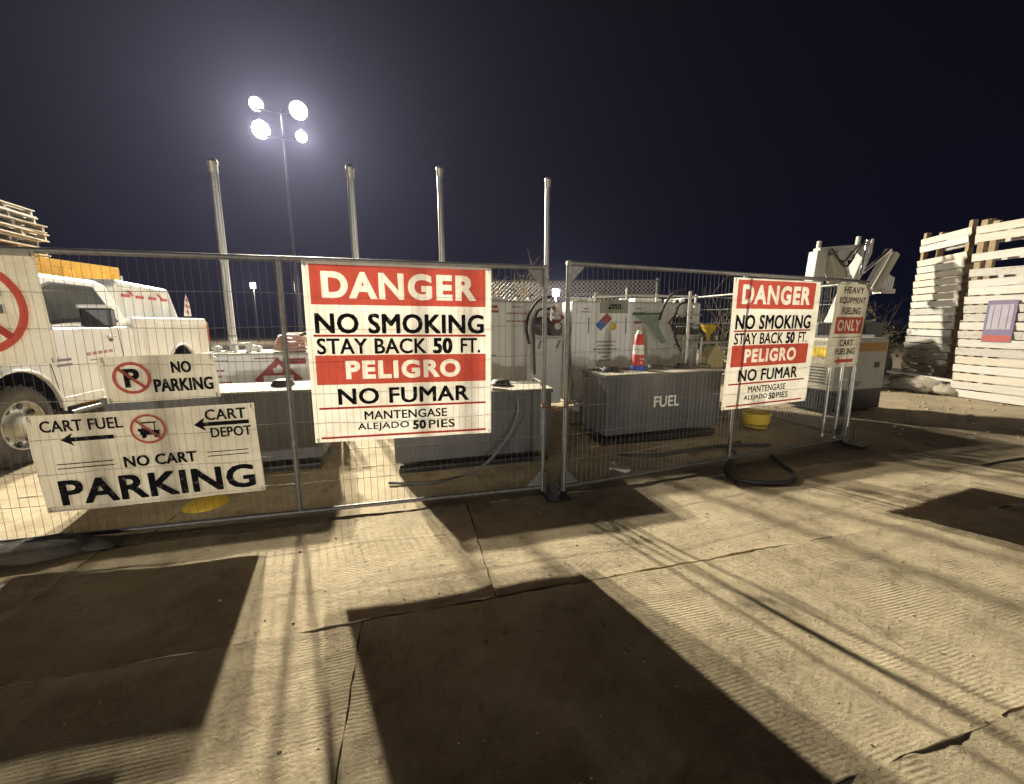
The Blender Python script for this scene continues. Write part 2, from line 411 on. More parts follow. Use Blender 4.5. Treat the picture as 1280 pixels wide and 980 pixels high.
for i, (px, py, rr, pw) in enumerate(((320,130,.26,.30),(373,138,.34,.50),(326,162,.34,1.35),(377,171,.21,.95))):
    cp = 9.1; D = 15.96
    X = (px-640)/481*D; vv = (480-py)/481
    y_ = D*(math.cos(R(cp))+vv*math.sin(R(cp))); z_ = 1.5+D*(-math.sin(R(cp))+vv*math.cos(R(cp)))
    p = Vector((X, y_, z_)); d = (aim-p).normalized()
    hd = empty('lamp_head', (0,0,0)); hd.parent = tw
    inv = (Matrix.Translation(tw.location) @ rz).inverted()
    hd.location = inv @ p
    q = (rz.to_3x3().inverted() @ d).to_track_quat('-Y', 'Z'); hd.rotation_euler = q.to_euler()
    MB().lathe([(.06,.34),(.14,.30),(rr*.8,.12),(rr+.02,.0),(rr+.02,-.03),(rr,-.03),(rr*.75,.08),(.08,.22)], (0,0,0), 24, 'y').build('reflector', M_darksteel, hd)
    MB().lathe([(.02,-.012),(rr*.96,-.012),(rr*.96,-.022),(.02,-.022)], (0,0,0), 24, 'y').build('lens', M_lens, hd)
    ld = bpy.data.lights.new('floodlight', 'SPOT'); ld.spot_size = R(140); ld.spot_blend = .5; ld.energy = LAMP_W*.5*pw; ld.color = LAMP_COL; ld.shadow_soft_size = .15
    lo = bpy.data.objects.new('floodlight', ld); COL.objects.link(lo); lo.location = p+d*.05; lo.rotation_euler = d.to_track_quat('-Z', 'Y').to_euler()
# far site lights
def far_light(px, py, Yd, power, label):
    vv = (480-py)/481; k = Yd/(math.cos(R(9.1))+vv*math.sin(R(9.1)))
    z = 1.5+k*(-math.sin(R(9.1))+vv*math.cos(R(9.1))); x = (px-640)/481*k
    t = empty('site_light', (x, Yd, 0), 0, label, 'light', 'far lights on poles')
    MB().tube([(0,.1,0),(0,.1,z+.1)], [.06,.04], 8).build('pole', M_darksteel, t)
    MB().box((0,.06,z+.02), (.42,.10,.42)).build('housing', M_darksteel, t)
    B((0,-.0,z), (.34,.02,.34)).build('lens', emit('far lens', (1,.93,.75), 45), t)
    ld = bpy.data.lights.new('far_floodlight', 'POINT'); ld.energy = power; ld.color = (1,.93,.8); ld.shadow_soft_size = .15
    lo = bpy.data.objects.new('far_floodlight', ld); COL.objects.link(lo); lo.location = (x, Yd-.25, z)
far_light(316, 357, 30, 900, 'small distant floodlight on a pole, left of the danger sign')
far_light(695, 366, 24, 3500, 'bright distant floodlight glowing just above the white tanks')
# unseen fill spots, added to brighten the tank fronts and the pickup
def fill_light(loc, target, power, deg, size):
    ld = bpy.data.lights.new('fill_spot', 'SPOT'); ld.energy = power; ld.color = (1,.95,.86); ld.shadow_soft_size = size
    ld.spot_size = R(deg); ld.spot_blend = .6
    lo = bpy.data.objects.new('fill_spot', ld); COL.objects.link(lo); lo.location = loc
    lo.rotation_euler = (Vector(target)-Vector(loc)).to_track_quat('-Z', 'Y').to_euler()
fill_light((-15, -40, 1.05), (0, 5, 1.5), FILL_W*.55, 50, .4)
fill_light((4, -42, 1.05), (0, 5, 1.5), FILL_W*.55, 50, .4)
fill_light((34, -5, 9.5), (-5.9, 5.6, 1.35), FILL_W*.55, 6.5, .3)

# ================================================================== GROUND
def gh(x, y):
    a = max(0, min(1, (x-3.6)/2)); b = max(0, min(1, (y-2.6)/2))
    n = math.sin(x*2.1+y*1.3)*.5+math.sin(x*5.3-y*3.7)*.3+math.sin(x*9.1+y*8.3)*.2
    return -.035+ a*b*(.03+.03*n)*(1 if y < 30 else 0)
xs = [-150,-90,-50,-30,-20,-14]+[-10+i*.25 for i in range(100)]+[16,20,30,50,90,150]
ys = [-150,-60,-20,-5,-1]+[0+i*.25 for i in range(60)]+[16,18,22,30,50,90,150]
vs = [(x, y, gh(x, y)) for y in ys for x in xs]
nx = len(xs)
g = MB().add(vs, [(j*nx+i, j*nx+i+1, (j+1)*nx+i+1, (j+1)*nx+i) for j in range(len(ys)-1) for i in range(nx-1)], True)
tag(g.build('ground', M_dirt), kind='structure')
# mats in rows parallel to the fence
ang = math.atan(.262); u = Vector((math.cos(ang), math.sin(ang), 0)); v = Vector((-math.sin(ang), math.cos(ang), 0))
mroad = empty('mat_roadway', (0,0,0), ang, kind='structure')
# seam line passes through (0,1.92); rows 1.12 m deep
c0 = Vector((0, 1.925, 0)).dot(v)
def mat_mesh(seed, w, d):
    rnd = random.Random(seed); nx_, ny_ = 40, 18; vs = []; fs = []
    for j in range(ny_+1):
        for i in range(nx_+1):
            ex = i in (0, nx_); ey = j in (0, ny_)
            wob = rnd.uniform(-.006, .003)
            x = -w/2+w*i/nx_+(wob if ex else 0); y = -d/2+d*j/ny_+(wob if ey else 0)
            z = .003*math.sin(i*.5+seed)*math.cos(j*.5+seed*2)+rnd.uniform(-.0015,.0015)+(rnd.uniform(0, .008) if (ex or ey) else 0)
            vs.append((x, y, z))
    n = len(vs)
    fs = [(j*(nx_+1)+i, j*(nx_+1)+i+1, (j+1)*(nx_+1)+i+1, (j+1)*(nx_+1)+i) for j in range(ny_) for i in range(nx_)]
    m = MB().add(vs, fs, True)
    rim = [i for i in range(nx_+1)]+[(j+1)*(nx_+1)-1 for j in range(1, ny_+1)]+[ny_*(nx_+1)+i for i in range(nx_-1, -1, -1)]+[j*(nx_+1) for j in range(ny_-1, 0, -1)]
    top = [vs[i] for i in rim]; bot = [(a, b, -.03) for a, b, c in top]; k = len(rim)
    m.add(top+bot, [(i, (i+1) % k, (i+1) % k+k, i+k) for i in range(k)])
    return m.mesh('mat')
meshes = [mat_mesh(s, 2.436, 1.112) for s in range(5)]
for me in meshes: me.materials.append(M_mat)
rnd = random.Random(4)
for r_ in range(-2, 6):
    cy = c0-.56+1.12*r_ if r_ <= 0 else c0+.56+1.12*(r_-1)
    off = {0: -.08, 1: .62, -1: -.35}.get(r_, rnd.uniform(-1, 1))
    for c_ in range(-4, 4):
        cx = c_*2.44+off+1.0
        if r_ >= 2 and (cx > 3.2): continue
        o = bpy.data.objects.new('mat', rnd.choice(meshes)); COL.objects.link(o); o.parent = mroad
        o.location = (cx+rnd.uniform(-.006,.006), cy+rnd.uniform(-.006,.006), rnd.uniform(-.007,.006))
        o.rotation_euler = (rnd.uniform(-.003,.003), rnd.uniform(-.0025,.0025), rnd.uniform(-.006,.006)+(math.pi if rnd.random() < .5 else 0))

# ================================================================== FENCES
def fence_panel(p0, p1, z0, z1, label, lean=0, center=True, group='wire mesh fence panels round the fuel tanks'):
    p0 = Vector(p0); p1 = Vector(p1); d = p1-p0; L = d.length; rzz = math.atan2(d.y, d.x)
    t = empty('mesh_fence', (p0.x, p0.y, 0), rzz, label, 'fence', group)
    t.rotation_euler.x = lean
    r = .019
    for x in (r, L-r): MB().tube([(x,0,z0-.04),(x,0,z1+.02)], r, 12).build('end_post', M_fence, t)
    if center: MB().tube([(L/2,0,z0),(L/2,0,z1)], r*.9, 10).build('centre_post', M_fence, t)
    MB().tube([(0,0,z1),(L,0,z1)], r, 12).build('top_rail', M_fence, t)
    MB().tube([(0,0,z0),(L,0,z0)], r*.9, 12).build('bottom_rail', M_fence, t)
    nv = int(L/.05); m = MB()
    for i in range(1, nv):
        x = L*i/nv+random.uniform(-.002,.002); m.tube([(x,.004,z0),(x+random.uniform(-.003,.003),.004,z1)], .0013, 4, cap=False)
    tag(m.build('upright_wires', M_wiredark, t), kind='stuff')
    nh = 8
    for i in range(1, nh):
        z = z0+(z1-z0)*i/nh
        pts = [(L*k/14, -.003+.004*math.sin(k*1.7+i), z+.006*math.sin(k*1.1+i*2)-.004*random.random()) for k in range(15)]
        MB().tube(pts, .0021, 5, cap=False).build('cross_wire', M_wire, t)
    for (x, s) in ((r*2, 1), (L-r*2, -1)):
        for (z, q) in ((z1-r, -1), (z0+r, 1)):
            MB().prism([(x, z), (x+s*.13, z), (x, z+q*.14)], -.004, .004).build('corner_gusset', M_fence, t)
    return t, rzz
F1, a1 = fence_panel((-3.57,2.33), (.29,3.25), .05, 1.94, 'long mesh fence panel carrying the parking signs and the larger danger sign')
F2, a2 = fence_panel((.44,3.21), (4.2,4.67), .07, 1.97, 'mesh fence panel right of the chained joint, carrying the smaller danger sign')
F3, a3 = fence_panel((4.24,4.74), (3.35,8.28), .07, 1.97, 'rear mesh fence panel running back from the right hand corner', center=False)
for ch_ in F3.children:
    if ch_.name.startswith('end_post'): ch_.data.materials[0] = M_galv
for ch_ in F2.children:
    if ch_.name.startswith('end_post') and max(v.co.x for v in ch_.data.vertices) > 1: ch_.data.materials[0] = M_galv
for x_ in (.09, .24): MB().tube([(x_,.05,.0),(x_,.05,1.75)], .021, 10).build('support_post', M_galv, F3)
# base plates
for i, (x, y, rr, lb) in enumerate(((.365,3.22,a1,'flat steel fence foot under the chained joint of the panels'),(4.25,4.66,a2,'flat steel fence foot at the right hand fence corner'))):
    t = empty('steel_foot_plate', (x, y, 0), rr, lb, 'fence foot', 'flat steel fence feet')
    B((0,0,.010), (.22,.34,.010)).build('base_plate', M_trim, t, .003)
    for s in (-1, 1): MB().tube([(s*.075,0,.015),(s*.075,0,.22)], .013, 10).build('spigot', M_darksteel, t)
# chain at the joint
ch = MB()
cp0 = Vector((.27,3.19,.80)); cp1 = Vector((.52,3.22,.84))
for k in range(9):
    t_ = k/8; c = cp0.lerp(cp1, t_)+Vector((0,-.03,-.035*math.sin(math.pi*t_)+.0))
    pts = []
    for a in range(8):
        an = 2*math.pi*a/8; q = Vector((.021*math.cos(an), 0, .012*math.sin(an))) if k % 2 == 0 else Vector((.021*math.cos(an), .012*math.sin(an), 0))
        pts.append(c+q)
    ch.tube(pts, .0042, 6, closed=True)
ch.tube(smooth_path([(.27,3.24,.80),(.25,3.2,.80),(.27,3.17,.80),(.31,3.17,.80)]), .008, 6)
cho = empty('padlock_chain', (0,0,0), 0, 'short rusty chain and padlock joining two fence panels', 'chain')
ch.build('links', M_rust, cho)
MB().box((.545,3.175,.79), (.05,.025,.055)).tube(smooth_path([(.528,3.175,.81),(.53,3.175,.85),(.56,3.175,.85),(.562,3.175,.81)]), .005, 6).build('padlock', M_darksteel, cho, .003)

# ================================================================== SIGNS
def sign(name, fence_a, x, y, z0, w, h, m, label, tilt=0, cat='sign'):
    t = empty(name, (x, y, z0), fence_a, label, cat)
    t.rotation_euler = (R(1.0), tilt, fence_a)
    n, k = 20, 14; vs = []; fs = []
    for j in range(k+1):
        for i in range(n+1):
            vs.append((w*i/n, .007*math.sin(i*.31+w*9)*math.cos(j*.33+w*3)+.003*math.sin(i*.9+j*.5)-.010*((i-n/2)/n*2)**2*0, h*j/k))
    fs = [(j*(n+1)+i, j*(n+1)+i+1, (j+1)*(n+1)+i+1, (j+1)*(n+1)+i) for j in range(k) for i in range(n)]
    MB().add(vs, fs, True).build('sign_sheet', m, t)
    for (a, b) in ((.02,.02),(w-.02,.02),(.02,h-.02),(w-.02,h-.02)):
        MB().tube([(a,.05,b+.01),(a,-.008,b+.012),(a,-.008,b-.012),(a,.05,b-.01)], .0022, 5).build('cable_tie', M_plastic, t)
    return t
YF = -.013
def danger(t, w, h):
    # bands measured from the top, in fractions of h
    def zf(f): return h*(1-f)
    m = .035*w
    def band(word, f0, f1, tw_, th_, dx=0):
        z0, z1 = zf(f1), zf(f0)
        put_text(word, t, w/2+dx, (z0+z1)/2, tw_, th_, M_redfilm, .045, YF, 'red_band', frame=(w-2*m, z1-z0, dx, 0))
    band('DANGER', .015, .225, w*.82, h*.145)
    band('PELIGRO', .50, .665, w*.63, h*.108, .0)
    put_text('NO SMOKING', t, w*.50, zf(.325), w*.90, h*.105, M_blackprint, .034, YF)
    put_text('STAY BACK', t, w*.335, zf(.450), w*.57, h*.085, M_blackprint, .024, YF)
    put_text('50', t, w*.715, zf(.450), w*.10, h*.085, M_blackprint, .055, YF)
    put_text('FT.', t, w*.875, zf(.450), w*.11, h*.085, M_blackprint, .024, YF)
    put_text('NO FUMAR', t, w*.50, zf(.735), w*.72, h*.09, M_blackprint, .032, YF)
    put_text('MANTENGASE', t, w*.50, zf(.850), w*.46, h*.050, M_blackprint, .024, YF)
    put_text('ALEJADO', t, w*.37, zf(.920), w*.28, h*.050, M_blackprint, .024, YF)
    put_text('50', t, w*.57, zf(.920), w*.07, h*.050, M_blackprint, .055, YF)
    put_text('PIES', t, w*.70, zf(.920), w*.15, h*.050, M_blackprint, .024, YF)
    for f in (.392, .800, .972):
        rect(t, 'red_line', m, w-m, zf(f)-.008, zf(f)+.008, M_redfilm, YF)
n1 = Vector((math.sin(a1), -math.cos(a1), 0)); n2 = Vector((math.sin(a2), -math.cos(a2), 0))
def onF1(x): return 2.33+(x+3.57)*math.tan(a1)
def onF2(x): return 3.21+(x-.44)*math.tan(a2)
o1 = n1*.028; o2 = n2*.028
s1 = sign('danger_sign', a1, -1.49+o1.x, onF1(-1.49)+o1.y, .60, 1.345, 1.325, M_sign, 'larger square red and white danger no smoking sign left of the gate joint', R(.4))
danger(s1, 1.345, 1.325)
s2 = sign('danger_sign', a2, 2.13+o2.x, onF2(2.13)+o2.y, .61, 1.30, 1.32, M_sign, 'smaller looking danger sign at the right with a post shadow across it', R(-.3))
danger(s2, 1.24, 1.32)
# heavy equipment sign
s3 = sign('equipment_fueling_sign', a2, 3.60+o2.x, onF2(3.60)+o2.y, .98, .60, .96, M_sign2, 'narrow portrait sign with a red ONLY box beside the corner post', R(0))
put_text('HEAVY', s3, .30, .88, .36, .07, M_blackprint, .024, YF)
put_text('EQUIPMENT', s3, .30, .765, .47, .075, M_blackprint, .024, YF)
put_text('FUELING', s3, .30, .65, .34, .075, M_blackprint, .024, YF)
put_text('ONLY', s3, .30, .485, .42, .13, M_oldred, .03, YF, 'red_box', frame=(.50,.19,0,0))
rect(s3, 'divider_line', .03, .57, .348, .354, M_blackprint, YF)
put_text('CART', s3, .30, .285, .25, .07, M_blackprint, .024, YF)
put_text('FUELING', s3, .30, .185, .36, .07, M_blackprint, .024, YF)
arrow_left(s3, .12, .47, .075, .045, .02, M_oldred, YF)
# no parking sign
s4 = sign('no_parking_sign', a1, -2.70+o1.x, onF1(-2.70)+o1.y, .965, .66, .31, M_sign2, 'small landscape no parking sign with a crossed out P in a red ring', R(-1.5))
ring_mb(.17, .165, .088, .108, YF).build('red_ring', M_oldred, s4)
put_text('P', s4, .172, .165, .075, .115, M_blackprint, .05, YF-.002)
MB().beam((.10,YF-.0035,.235), (.24,YF-.0035,.095), .001, .02, up=(0,0,1)).build('red_slash', M_oldred, s4)
put_text('NO', s4, .46, .225, .11, .075, M_blackprint, .036, YF)
put_text('PARKING', s4, .46, .105, .34, .085, M_blackprint, .036, YF)
# no cart parking sign
s5 = sign('no_cart_parking_sign', a1, -3.12+o1.x, onF1(-3.12)+o1.y, .235, 1.31, .67, M_sign2, 'wide cart parking sign with arrows, lowest on the left fence panel', R(-1.2))
W5, H5 = 1.31, .67
put_text('CART FUEL', s5, .30, H5-.075, .44, .075, M_blackprint, .024, YF)
arrow_left(s5, .17, .46, H5-.17, .045, .014, M_blackprint, YF, .07)
put_text('CART', s5, 1.13, H5-.065, .25, .075, M_blackprint, .024, YF)
put_text('DEPOT', s5, 1.15, H5-.195, .25, .07, M_blackprint, .024, YF)
arrow_left(s5, .93, 1.27, H5-.13, .05, .014, M_blackprint, YF-.002, .07)
ring_mb(.66, H5-.135, .088, .104, YF).build('red_ring', M_oldred, s5)
ca = MB()
for (a, b, c, d) in ((.62,.71,H5-.095,H5-.085),(.625,.632,H5-.15,H5-.09),(.695,.702,H5-.15,H5-.09),(.61,.72,H5-.175,H5-.145),(.60,.67,H5-.15,H5-.13)):
    ca.box(((a+b)/2, YF, (c+d)/2), (b-a, .001, d-c))
for cx_ in (.63,.70): ca.lathe([(.001,-.001),(.014,-.001),(.014,.001),(.001,.001)], (cx_,YF,H5-.185), 14, 'y')
ca.build('cart_symbol', M_blackprint, s5)
MB().beam((.597,YF-.003,H5-.07), (.723,YF-.003,H5-.20), .001, .016).build('red_slash', M_oldred, s5)
put_text('NO CART', s5, .70, .315, .42, .075, M_blackprint, .036, YF)
for zz in (.335,.305):
    rect(s5, 'rule_line', .12, .43, zz-.003, zz+.003, M_blackprint, YF); rect(s5, 'rule_line', .98, 1.24, zz-.003, zz+.003, M_blackprint, YF)
put_text('PARKING', s5, .68, .135, 1.14, .17, M_blackprint, .035, YF)
# no smoking sign at the left edge
s6 = sign('no_smoking_sign', a1, -3.60+o1.x, onF1(-3.60)+o1.y, 1.235, .70, .69, M_sign2, 'plain sign with a crossed out cigarette in a red ring at the left edge', R(-.5))
ring_mb(.33, .35, .245, .29, YF).build('red_ring', M_redfilm, s6)
MB().beam((.15,YF,.53), (.51,YF,.17), .001, .045).build('red_slash', M_redfilm, s6)
rect(s6, 'cigarette', .10, .46, .315, .37, M_rust, YF-.003); rect(s6, 'cigarette_tip', .462, .50, .315, .37, M_greyprint, YF-.003)
mm = MB()
for k in range(4): mm.tube(smooth_path([(.42+.02*k,YF-.002,.40),(.45+.02*k,YF-.002,.44),(.41+.02*k,YF-.002,.47),(.44+.02*k,YF-.002,.50)], 3), .002, 4)
mm.build('smoke_lines', M_greyprint, s6)

# ================================================================== FUEL BOXES (dark)
def fuel_box(p, rzz, w, d, h, label, hatch):
    t = empty('fuel_cube', (p[0], p[1], 0), rzz, label, 'fuel tank', 'low dark fuel tanks behind the fence')
    B((w/2, d/2, h/2+.06), (w, d, h-.12)).build('tank_shell', M_tankgrey, t, .012)
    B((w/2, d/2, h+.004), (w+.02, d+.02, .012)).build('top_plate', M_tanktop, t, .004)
    m = MB(); m.box((w/2, -.006, h-.02), (w+.02,.022,.03)).box((-.006, d/2, h-.02), (.022,d,.03)).box((w+.006, d/2, h-.02), (.022,d,.03))
    m.build('rim', M_tankgrey, t)
    m = MB().box((w/2, .06, .03), (w*.96,.1,.06)).box((w/2, d-.06, .03), (w*.96,.1,.06)); m.build('skid', M_darksteel, t)
    for (hx, hy, hr) in hatch:
        MB().lathe([(hr*1.15,h+.008),(hr*1.1,h+.035),(hr,h+.04),(hr*.95,h+.065),(hr*.5,h+.075),(.01,h+.076)], (hx,hy,0), 20).build('hatch', M_plastic, t)
    for sxx in (.06, w-.06):
        MB().tube(smooth_path([(sxx,d*.3,h),(sxx,d*.3,h+.05),(sxx,d*.7,h+.05),(sxx,d*.7,h)], 3), .009, 6).build('lifting_eye', M_darksteel, t)
    return t
bA = fuel_box((-3.65,3.36), R(15), 1.76, .62, .83, 'dark fuel tank at the left, behind the cart parking sign', [(1.35,.34,.10),(.5,.3,.10)])
bB = fuel_box((-1.15,3.62), R(15), 1.63, .60, .80, 'middle dark fuel tank with a hose looped down its front', [(1.15,.33,.10)])
bC = fuel_box((1.14,4.55), R(18), 1.75, .60, .87, 'dark fuel tank lettered FUEL behind the right fence panel', [(.22,.30,.10),(.95,.36,.09),(1.35,.3,.09)])
put_text('FUEL', bC, .87, .51, .38, .135, M_whiteprint, .03, -.012)

# ================================================================== WHITE TANKS
def diamond(parent, x, z, s, y=-.01, base=M_redprint):
    t = MB().add([(x-s,y,z),(x,y,z-s),(x+s,y,z),(x,y,z+s)], [(0,1,2,3)]).build('hazard_placard', base, parent)
    MB().box((x,y-.003,z-.0*s), (s*1.25,.002,s*.36)).build('placard_band', M_whiteprint, t)
    MB().add([(x-.03*s*5,y-.003,z+.30*s),(x+.03*s*5,y-.003,z+.30*s),(x+.22*s,y-.003,z+.48*s),(x+.04*s,y-.003,z+.72*s),(x-.05*s,y-.003,z+.55*s),(x-.22*s,y-.003,z+.50*s)], [(0,1,2,3,4,5)]).build('flame_symbol', M_whiteprint, t)
    return t
def lines(parent, x, z, ws, dz, h, m, y=-.008):
    for i, w in enumerate(ws):
        mm = MB(); xx = x-w/2
        while xx < x+w/2-.01:
            l = random.uniform(.02,.055); l = min(l, x+w/2-xx)
            mm.box((xx+l/2, y, z-i*dz), (l*.86,.001,h)); xx += l+.008
        mm.build('printed_line', m, parent)
def white_tank(p, rzz, w, d, h, label, z0=.15):
    t = empty('white_tank', (p[0], p[1], 0), rzz, label, 'fuel tank', 'white rectangular fuel tanks')
    B((w/2,d/2,(h+z0)/2), (w,d,h-z0)).build('tank_shell', M_white, t, .025, 3)
    for k in range(2):
        B((w*(.2+.6*k), d/2, z0/2), (.12,d*.9,z0)).build('skid', M_darksteel, t)
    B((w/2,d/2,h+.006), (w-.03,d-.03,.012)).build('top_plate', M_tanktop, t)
    return t
def cap(parent, x, y, h, r=.05, hh=.07, m=None):
    MB().lathe([(r*.7,h),(r*.7,h+hh*.5),(r,h+hh*.5),(r,h+hh),(r*.3,h+hh*1.15)], (x,y,0), 14).build('fill_cap', m or M_white, parent)
tA = white_tank((-3.92,4.72), R(15), 1.30, .75, 1.10, 'low white fuel tank at the left with a large red flammable placard')
diamond(tA, .92, .77, .28, -.006)
lines(tA, .28, 1.02, [.22], .05, .016, M_redprint); lines(tA, .20, .90, [.26,.20,.38,.3], .075, .02, M_redprint); lines(tA, .80, 1.045, [.28], .05, .016, M_redprint)
B((1.12,-.006,1.0), (.26,.002,.075)).build('red_sticker', M_redprint, tA)
for (a, b, r_) in ((.1,.4,.06),(.35,.3,.035),(.62,.3,.045),(.85,.5,.05),(1.1,.4,.06),(.48,.55,.05)): cap(tA, a, b, 1.11, r_)
MB().tube(smooth_path([(.3,.3,1.12),(.33,.3,1.2),(.5,.32,1.21),(.55,.33,1.12)]), .016, 8).build('top_pipe', M_galv, tA)
MB().tube([(.52,.25,1.1),(.52,.25,1.24)], .03, 10).build('vent_stub', M_whiteprint, tA)
t1 = white_tank((-1.12,5.88), R(15), 2.02, .90, 1.82, 'white fuel tank behind the middle dark tank, with a pump on its right')
lines(t1, 1.24, 1.74, [.18], .05, .02, M_greyprint); lines(t1, 1.24, 1.64, [.36], .05, .022, M_redprint); lines(t1, 1.24, 1.52, [.34], .05, .022, M_redprint)
B((.88,-.006,1.74), (.09,.002,.05)).build('red_sticker', M_redprint, t1); B((.88,-.006,1.67), (.12,.002,.04)).build('red_sticker', M_redprint, t1)
B((.84,-.006,.98), (.12,.002,.02)).build('printed_line', M_greyprint, t1)
diamond(t1, 1.86, 1.58, .19, -.01)
for (a, b, r_) in ((.8,.2,.05),(.92,.25,.09),(1.02,.3,.09),(1.12,.2,.05),(1.3,.2,.045),(1.55,.3,.05),(.9,.5,.06)): cap(t1, a, b, 1.825, r_)
t2 = white_tank((.97,6.34), R(14), 2.44, .80, 1.83, 'white fuel tank at the right with a blue, red and yellow hazard diamond')
def dsq(cx, cz, s, m, y=-.008):
    MB().add([(cx-s,y,cz),(cx,y,cz-s),(cx+s,y,cz),(cx,y,cz+s)], [(0,1,2,3)]).build('hazard_square', m, t2)
q = .10; cxh, czh = .62, 1.46
dsq(cxh-q, czh, q*.98, M_blueprint); dsq(cxh, czh+q, q*.98, M_redprint); dsq(cxh+q, czh, q*.98, M_whiteprint)
MB().lathe([(.001,-.002),(.062,-.002),(.062,.002),(.001,.002)], (cxh+.12,-.011,czh-.03), 18, 'y').build('hazard_square', M_yellow, t2)
lines(t2, .62, 1.18, [.34,.30,.46,.26,.12,.22], .062, .024, M_greyprint)
lines(t2, 1.22, 1.73, [.12,.24], .07, .022, M_greyprint); lines(t2, .25, 1.72, [.1,.16], .05, .02, M_greyprint)
for x_ in (.30, .98): B((x_,-.006,1.45), (.02,.004,.26)).build('gauge_slot', M_greyprint, t2)
bd = B((.74,-.02,1.76), (.50,.012,.22)).build('placard_board', M_board, t2); lines(bd, .76, 1.78, [.20,.26], .045, .04, M_blackprint, -.030)
B((1.20,-.008,1.50), (.14,.002,.045)).build('red_sticker', M_redprint, t2)
B((.06,-.004,1.72), (.11,.004,.17)).build('corner_patch', M_whiteprint, t2)
for (a, b, r_) in ((.08,.2,.06),(.2,.25,.07),(.32,.25,.08),(.46,.3,.06),(1.08,.3,.07),(1.75,.25,.06),(2.0,.3,.08),(2.2,.2,.05)): cap(t2, a, b, 1.835, r_)
B((1.50,.33,1.88), (.46,.22,.08)).build('top_box', M_whiteprint, t2, .01)
diamond(t2, 1.95, 1.50, .17, -.012)
MB().tube([(.42,.12,1.92),(1.2,.12,1.955),(2.46,.12,1.96)], .018, 10).build('top_pipe', M_whiteprint, t2)
for x_ in (.46,1.04,1.62,2.42): MB().tube([(x_,.12,1.83),(x_,.12,1.99 if x_ != 1.04 else 2.08)], .016, 8).build('pipe_stand', M_whiteprint, t2)

# vent pipes
vp = [(-4.04,5.60,3.66,'leftmost tall capped vent pipe, rising beside the pickup',.055),(-2.27,5.8,3.66,'second tall capped vent pipe from the left, rising above the danger sign',.052),(-1.26,7.2,4.16,'third tall capped vent pipe from the left, above the danger sign',.055),(.67,7.7,4.15,'rightmost tall capped vent pipe, in line with the gate joint',.055)]
for (x, y, h, lb, r_) in [(a_, b_, c_, d_, e_*.88) for a_, b_, c_, d_, e_ in vp]:
    t = empty('vent_pipe', (x, y, 0), 0, lb, 'pipe', 'tall vent pipes behind the tanks')
    MB().tube([(0,0,0),(0,0,h-.1)], r_, 14).build('pipe', M_galv, t)
    MB().lathe([(r_*1.05,h-.16),(r_*1.15,h-.15),(r_*1.15,h-.06),(r_*1.32,h-.05),(r_*1.32,h-.01),(r_*.8,h+.015)], (0,0,0), 14).build('vent_cap', M_galv, t)
    MB().box((0,0,.02), (.26,.26,.03)).build('foot_plate', M_darksteel, t)
    for z in (1.25, 2.35): MB().lathe([(r_*1.02,z),(r_*1.12,z+.005),(r_*1.12,z+.06),(r_*1.02,z+.065)], (0,0,0), 14).build('coupling', M_galv, t)

# pumps
def pump(loc, rzz, label):
    t = empty('fuel_pump', loc, rzz, label, 'pump', 'fuel pumps mounted on the tank fronts')
    B((0,0,-.18), (.42,.18,.025)).build('shelf', M_white, t, .004)
    for q in (-.16,.16): MB().beam((q,.08,-.34),(q,-.08,-.19),.02,.02).build('bracket', M_galv, t)
    MB().lathe([(.03,-.14),(.095,-.12),(.105,-.02),(.09,.06),(.03,.09)], (-.09,0,-.02), 16, 'x').box((.09,-.01,-.03), (.19,.15,.20)).build('pump_body', M_darksteel, t, .008)
    MB().lathe([(.005,-.02),(.05,-.02),(.055,0),(.055,.03)], (.10,-.10,.02), 18, 'y').build('gauge', M_whiteprint, t)
    MB().lathe([(.02,-.09),(.145,-.09),(.15,-.085),(.15,-.07),(.07,-.065),(.07,.0),(.15,.005),(.15,.02),(.02,.03)], (-.13,0,.02), 26, 'y').build('hose_reel', M_plastic, t)
    MB().tube([(.02,0,.06),(.02,0,.30)], .022, 10).box((.02,0,.16), (.09,.09,.04)).box((.02,0,.25), (.07,.07,.05)).build('filter', M_chrome, t, .004)
    MB().tube([(.12,-.02,.20),(.12,-.04,.36)], .028, 10).tube([(.04,-.02,.22),(.2,-.04,.22)], .018, 8).build('valve', M_whiteprint, t)
    return t
pump((.60,6.22,1.42), R(15), 'dark pump with gauge on the middle white tank, behind the gate joint')
pump((3.02,6.74,1.42), R(14), 'dark pump with gauge at the right end of the white tank, above the lettered tank')
def hose(name, pts, r, m, label, k=8, nz=True):
    t = MB().tube(smooth_path(pts, k), r, 10).build(name, m); return tag(t, label, 'hose')
hose('fuel_hose', [(.62,6.15,1.90),(.42,6.06,1.84),(.28,5.98,1.66),(.22,5.95,1.42),(.27,5.98,1.17)], .022, M_black, 'outer black hose arching beside the pump behind the gate joint')
hose('fuel_hose', [(.60,6.15,1.71),(.42,6.06,1.69),(.35,6.0,1.52),(.34,5.96,1.2),(.35,5.90,.70)], .020, M_black, 'inner black hose bending down behind the middle dark tank')
hose('fuel_hose', [(.86,6.14,1.60),(.92,6.22,1.40),(.90,6.20,1.20),(.93,6.18,.9),(.9,6.2,.4)], .024, M_black, 'thick black hose hanging between the two white tanks')
hose('fuel_hose', [(2.92,6.62,2.05),(2.66,6.54,1.96),(2.52,6.50,1.76),(2.44,6.46,1.54)], .020, M_black, 'black hose arching above the green sheet on the right tank')
hose('fuel_hose', [(2.95,6.62,1.84),(2.76,6.52,1.76),(2.70,6.46,1.45),(2.72,6.35,1.15),(2.84,6.20,.85),(2.86,6.1,.4)], .020, M_black, 'black hose dropping behind the tank lettered FUEL')
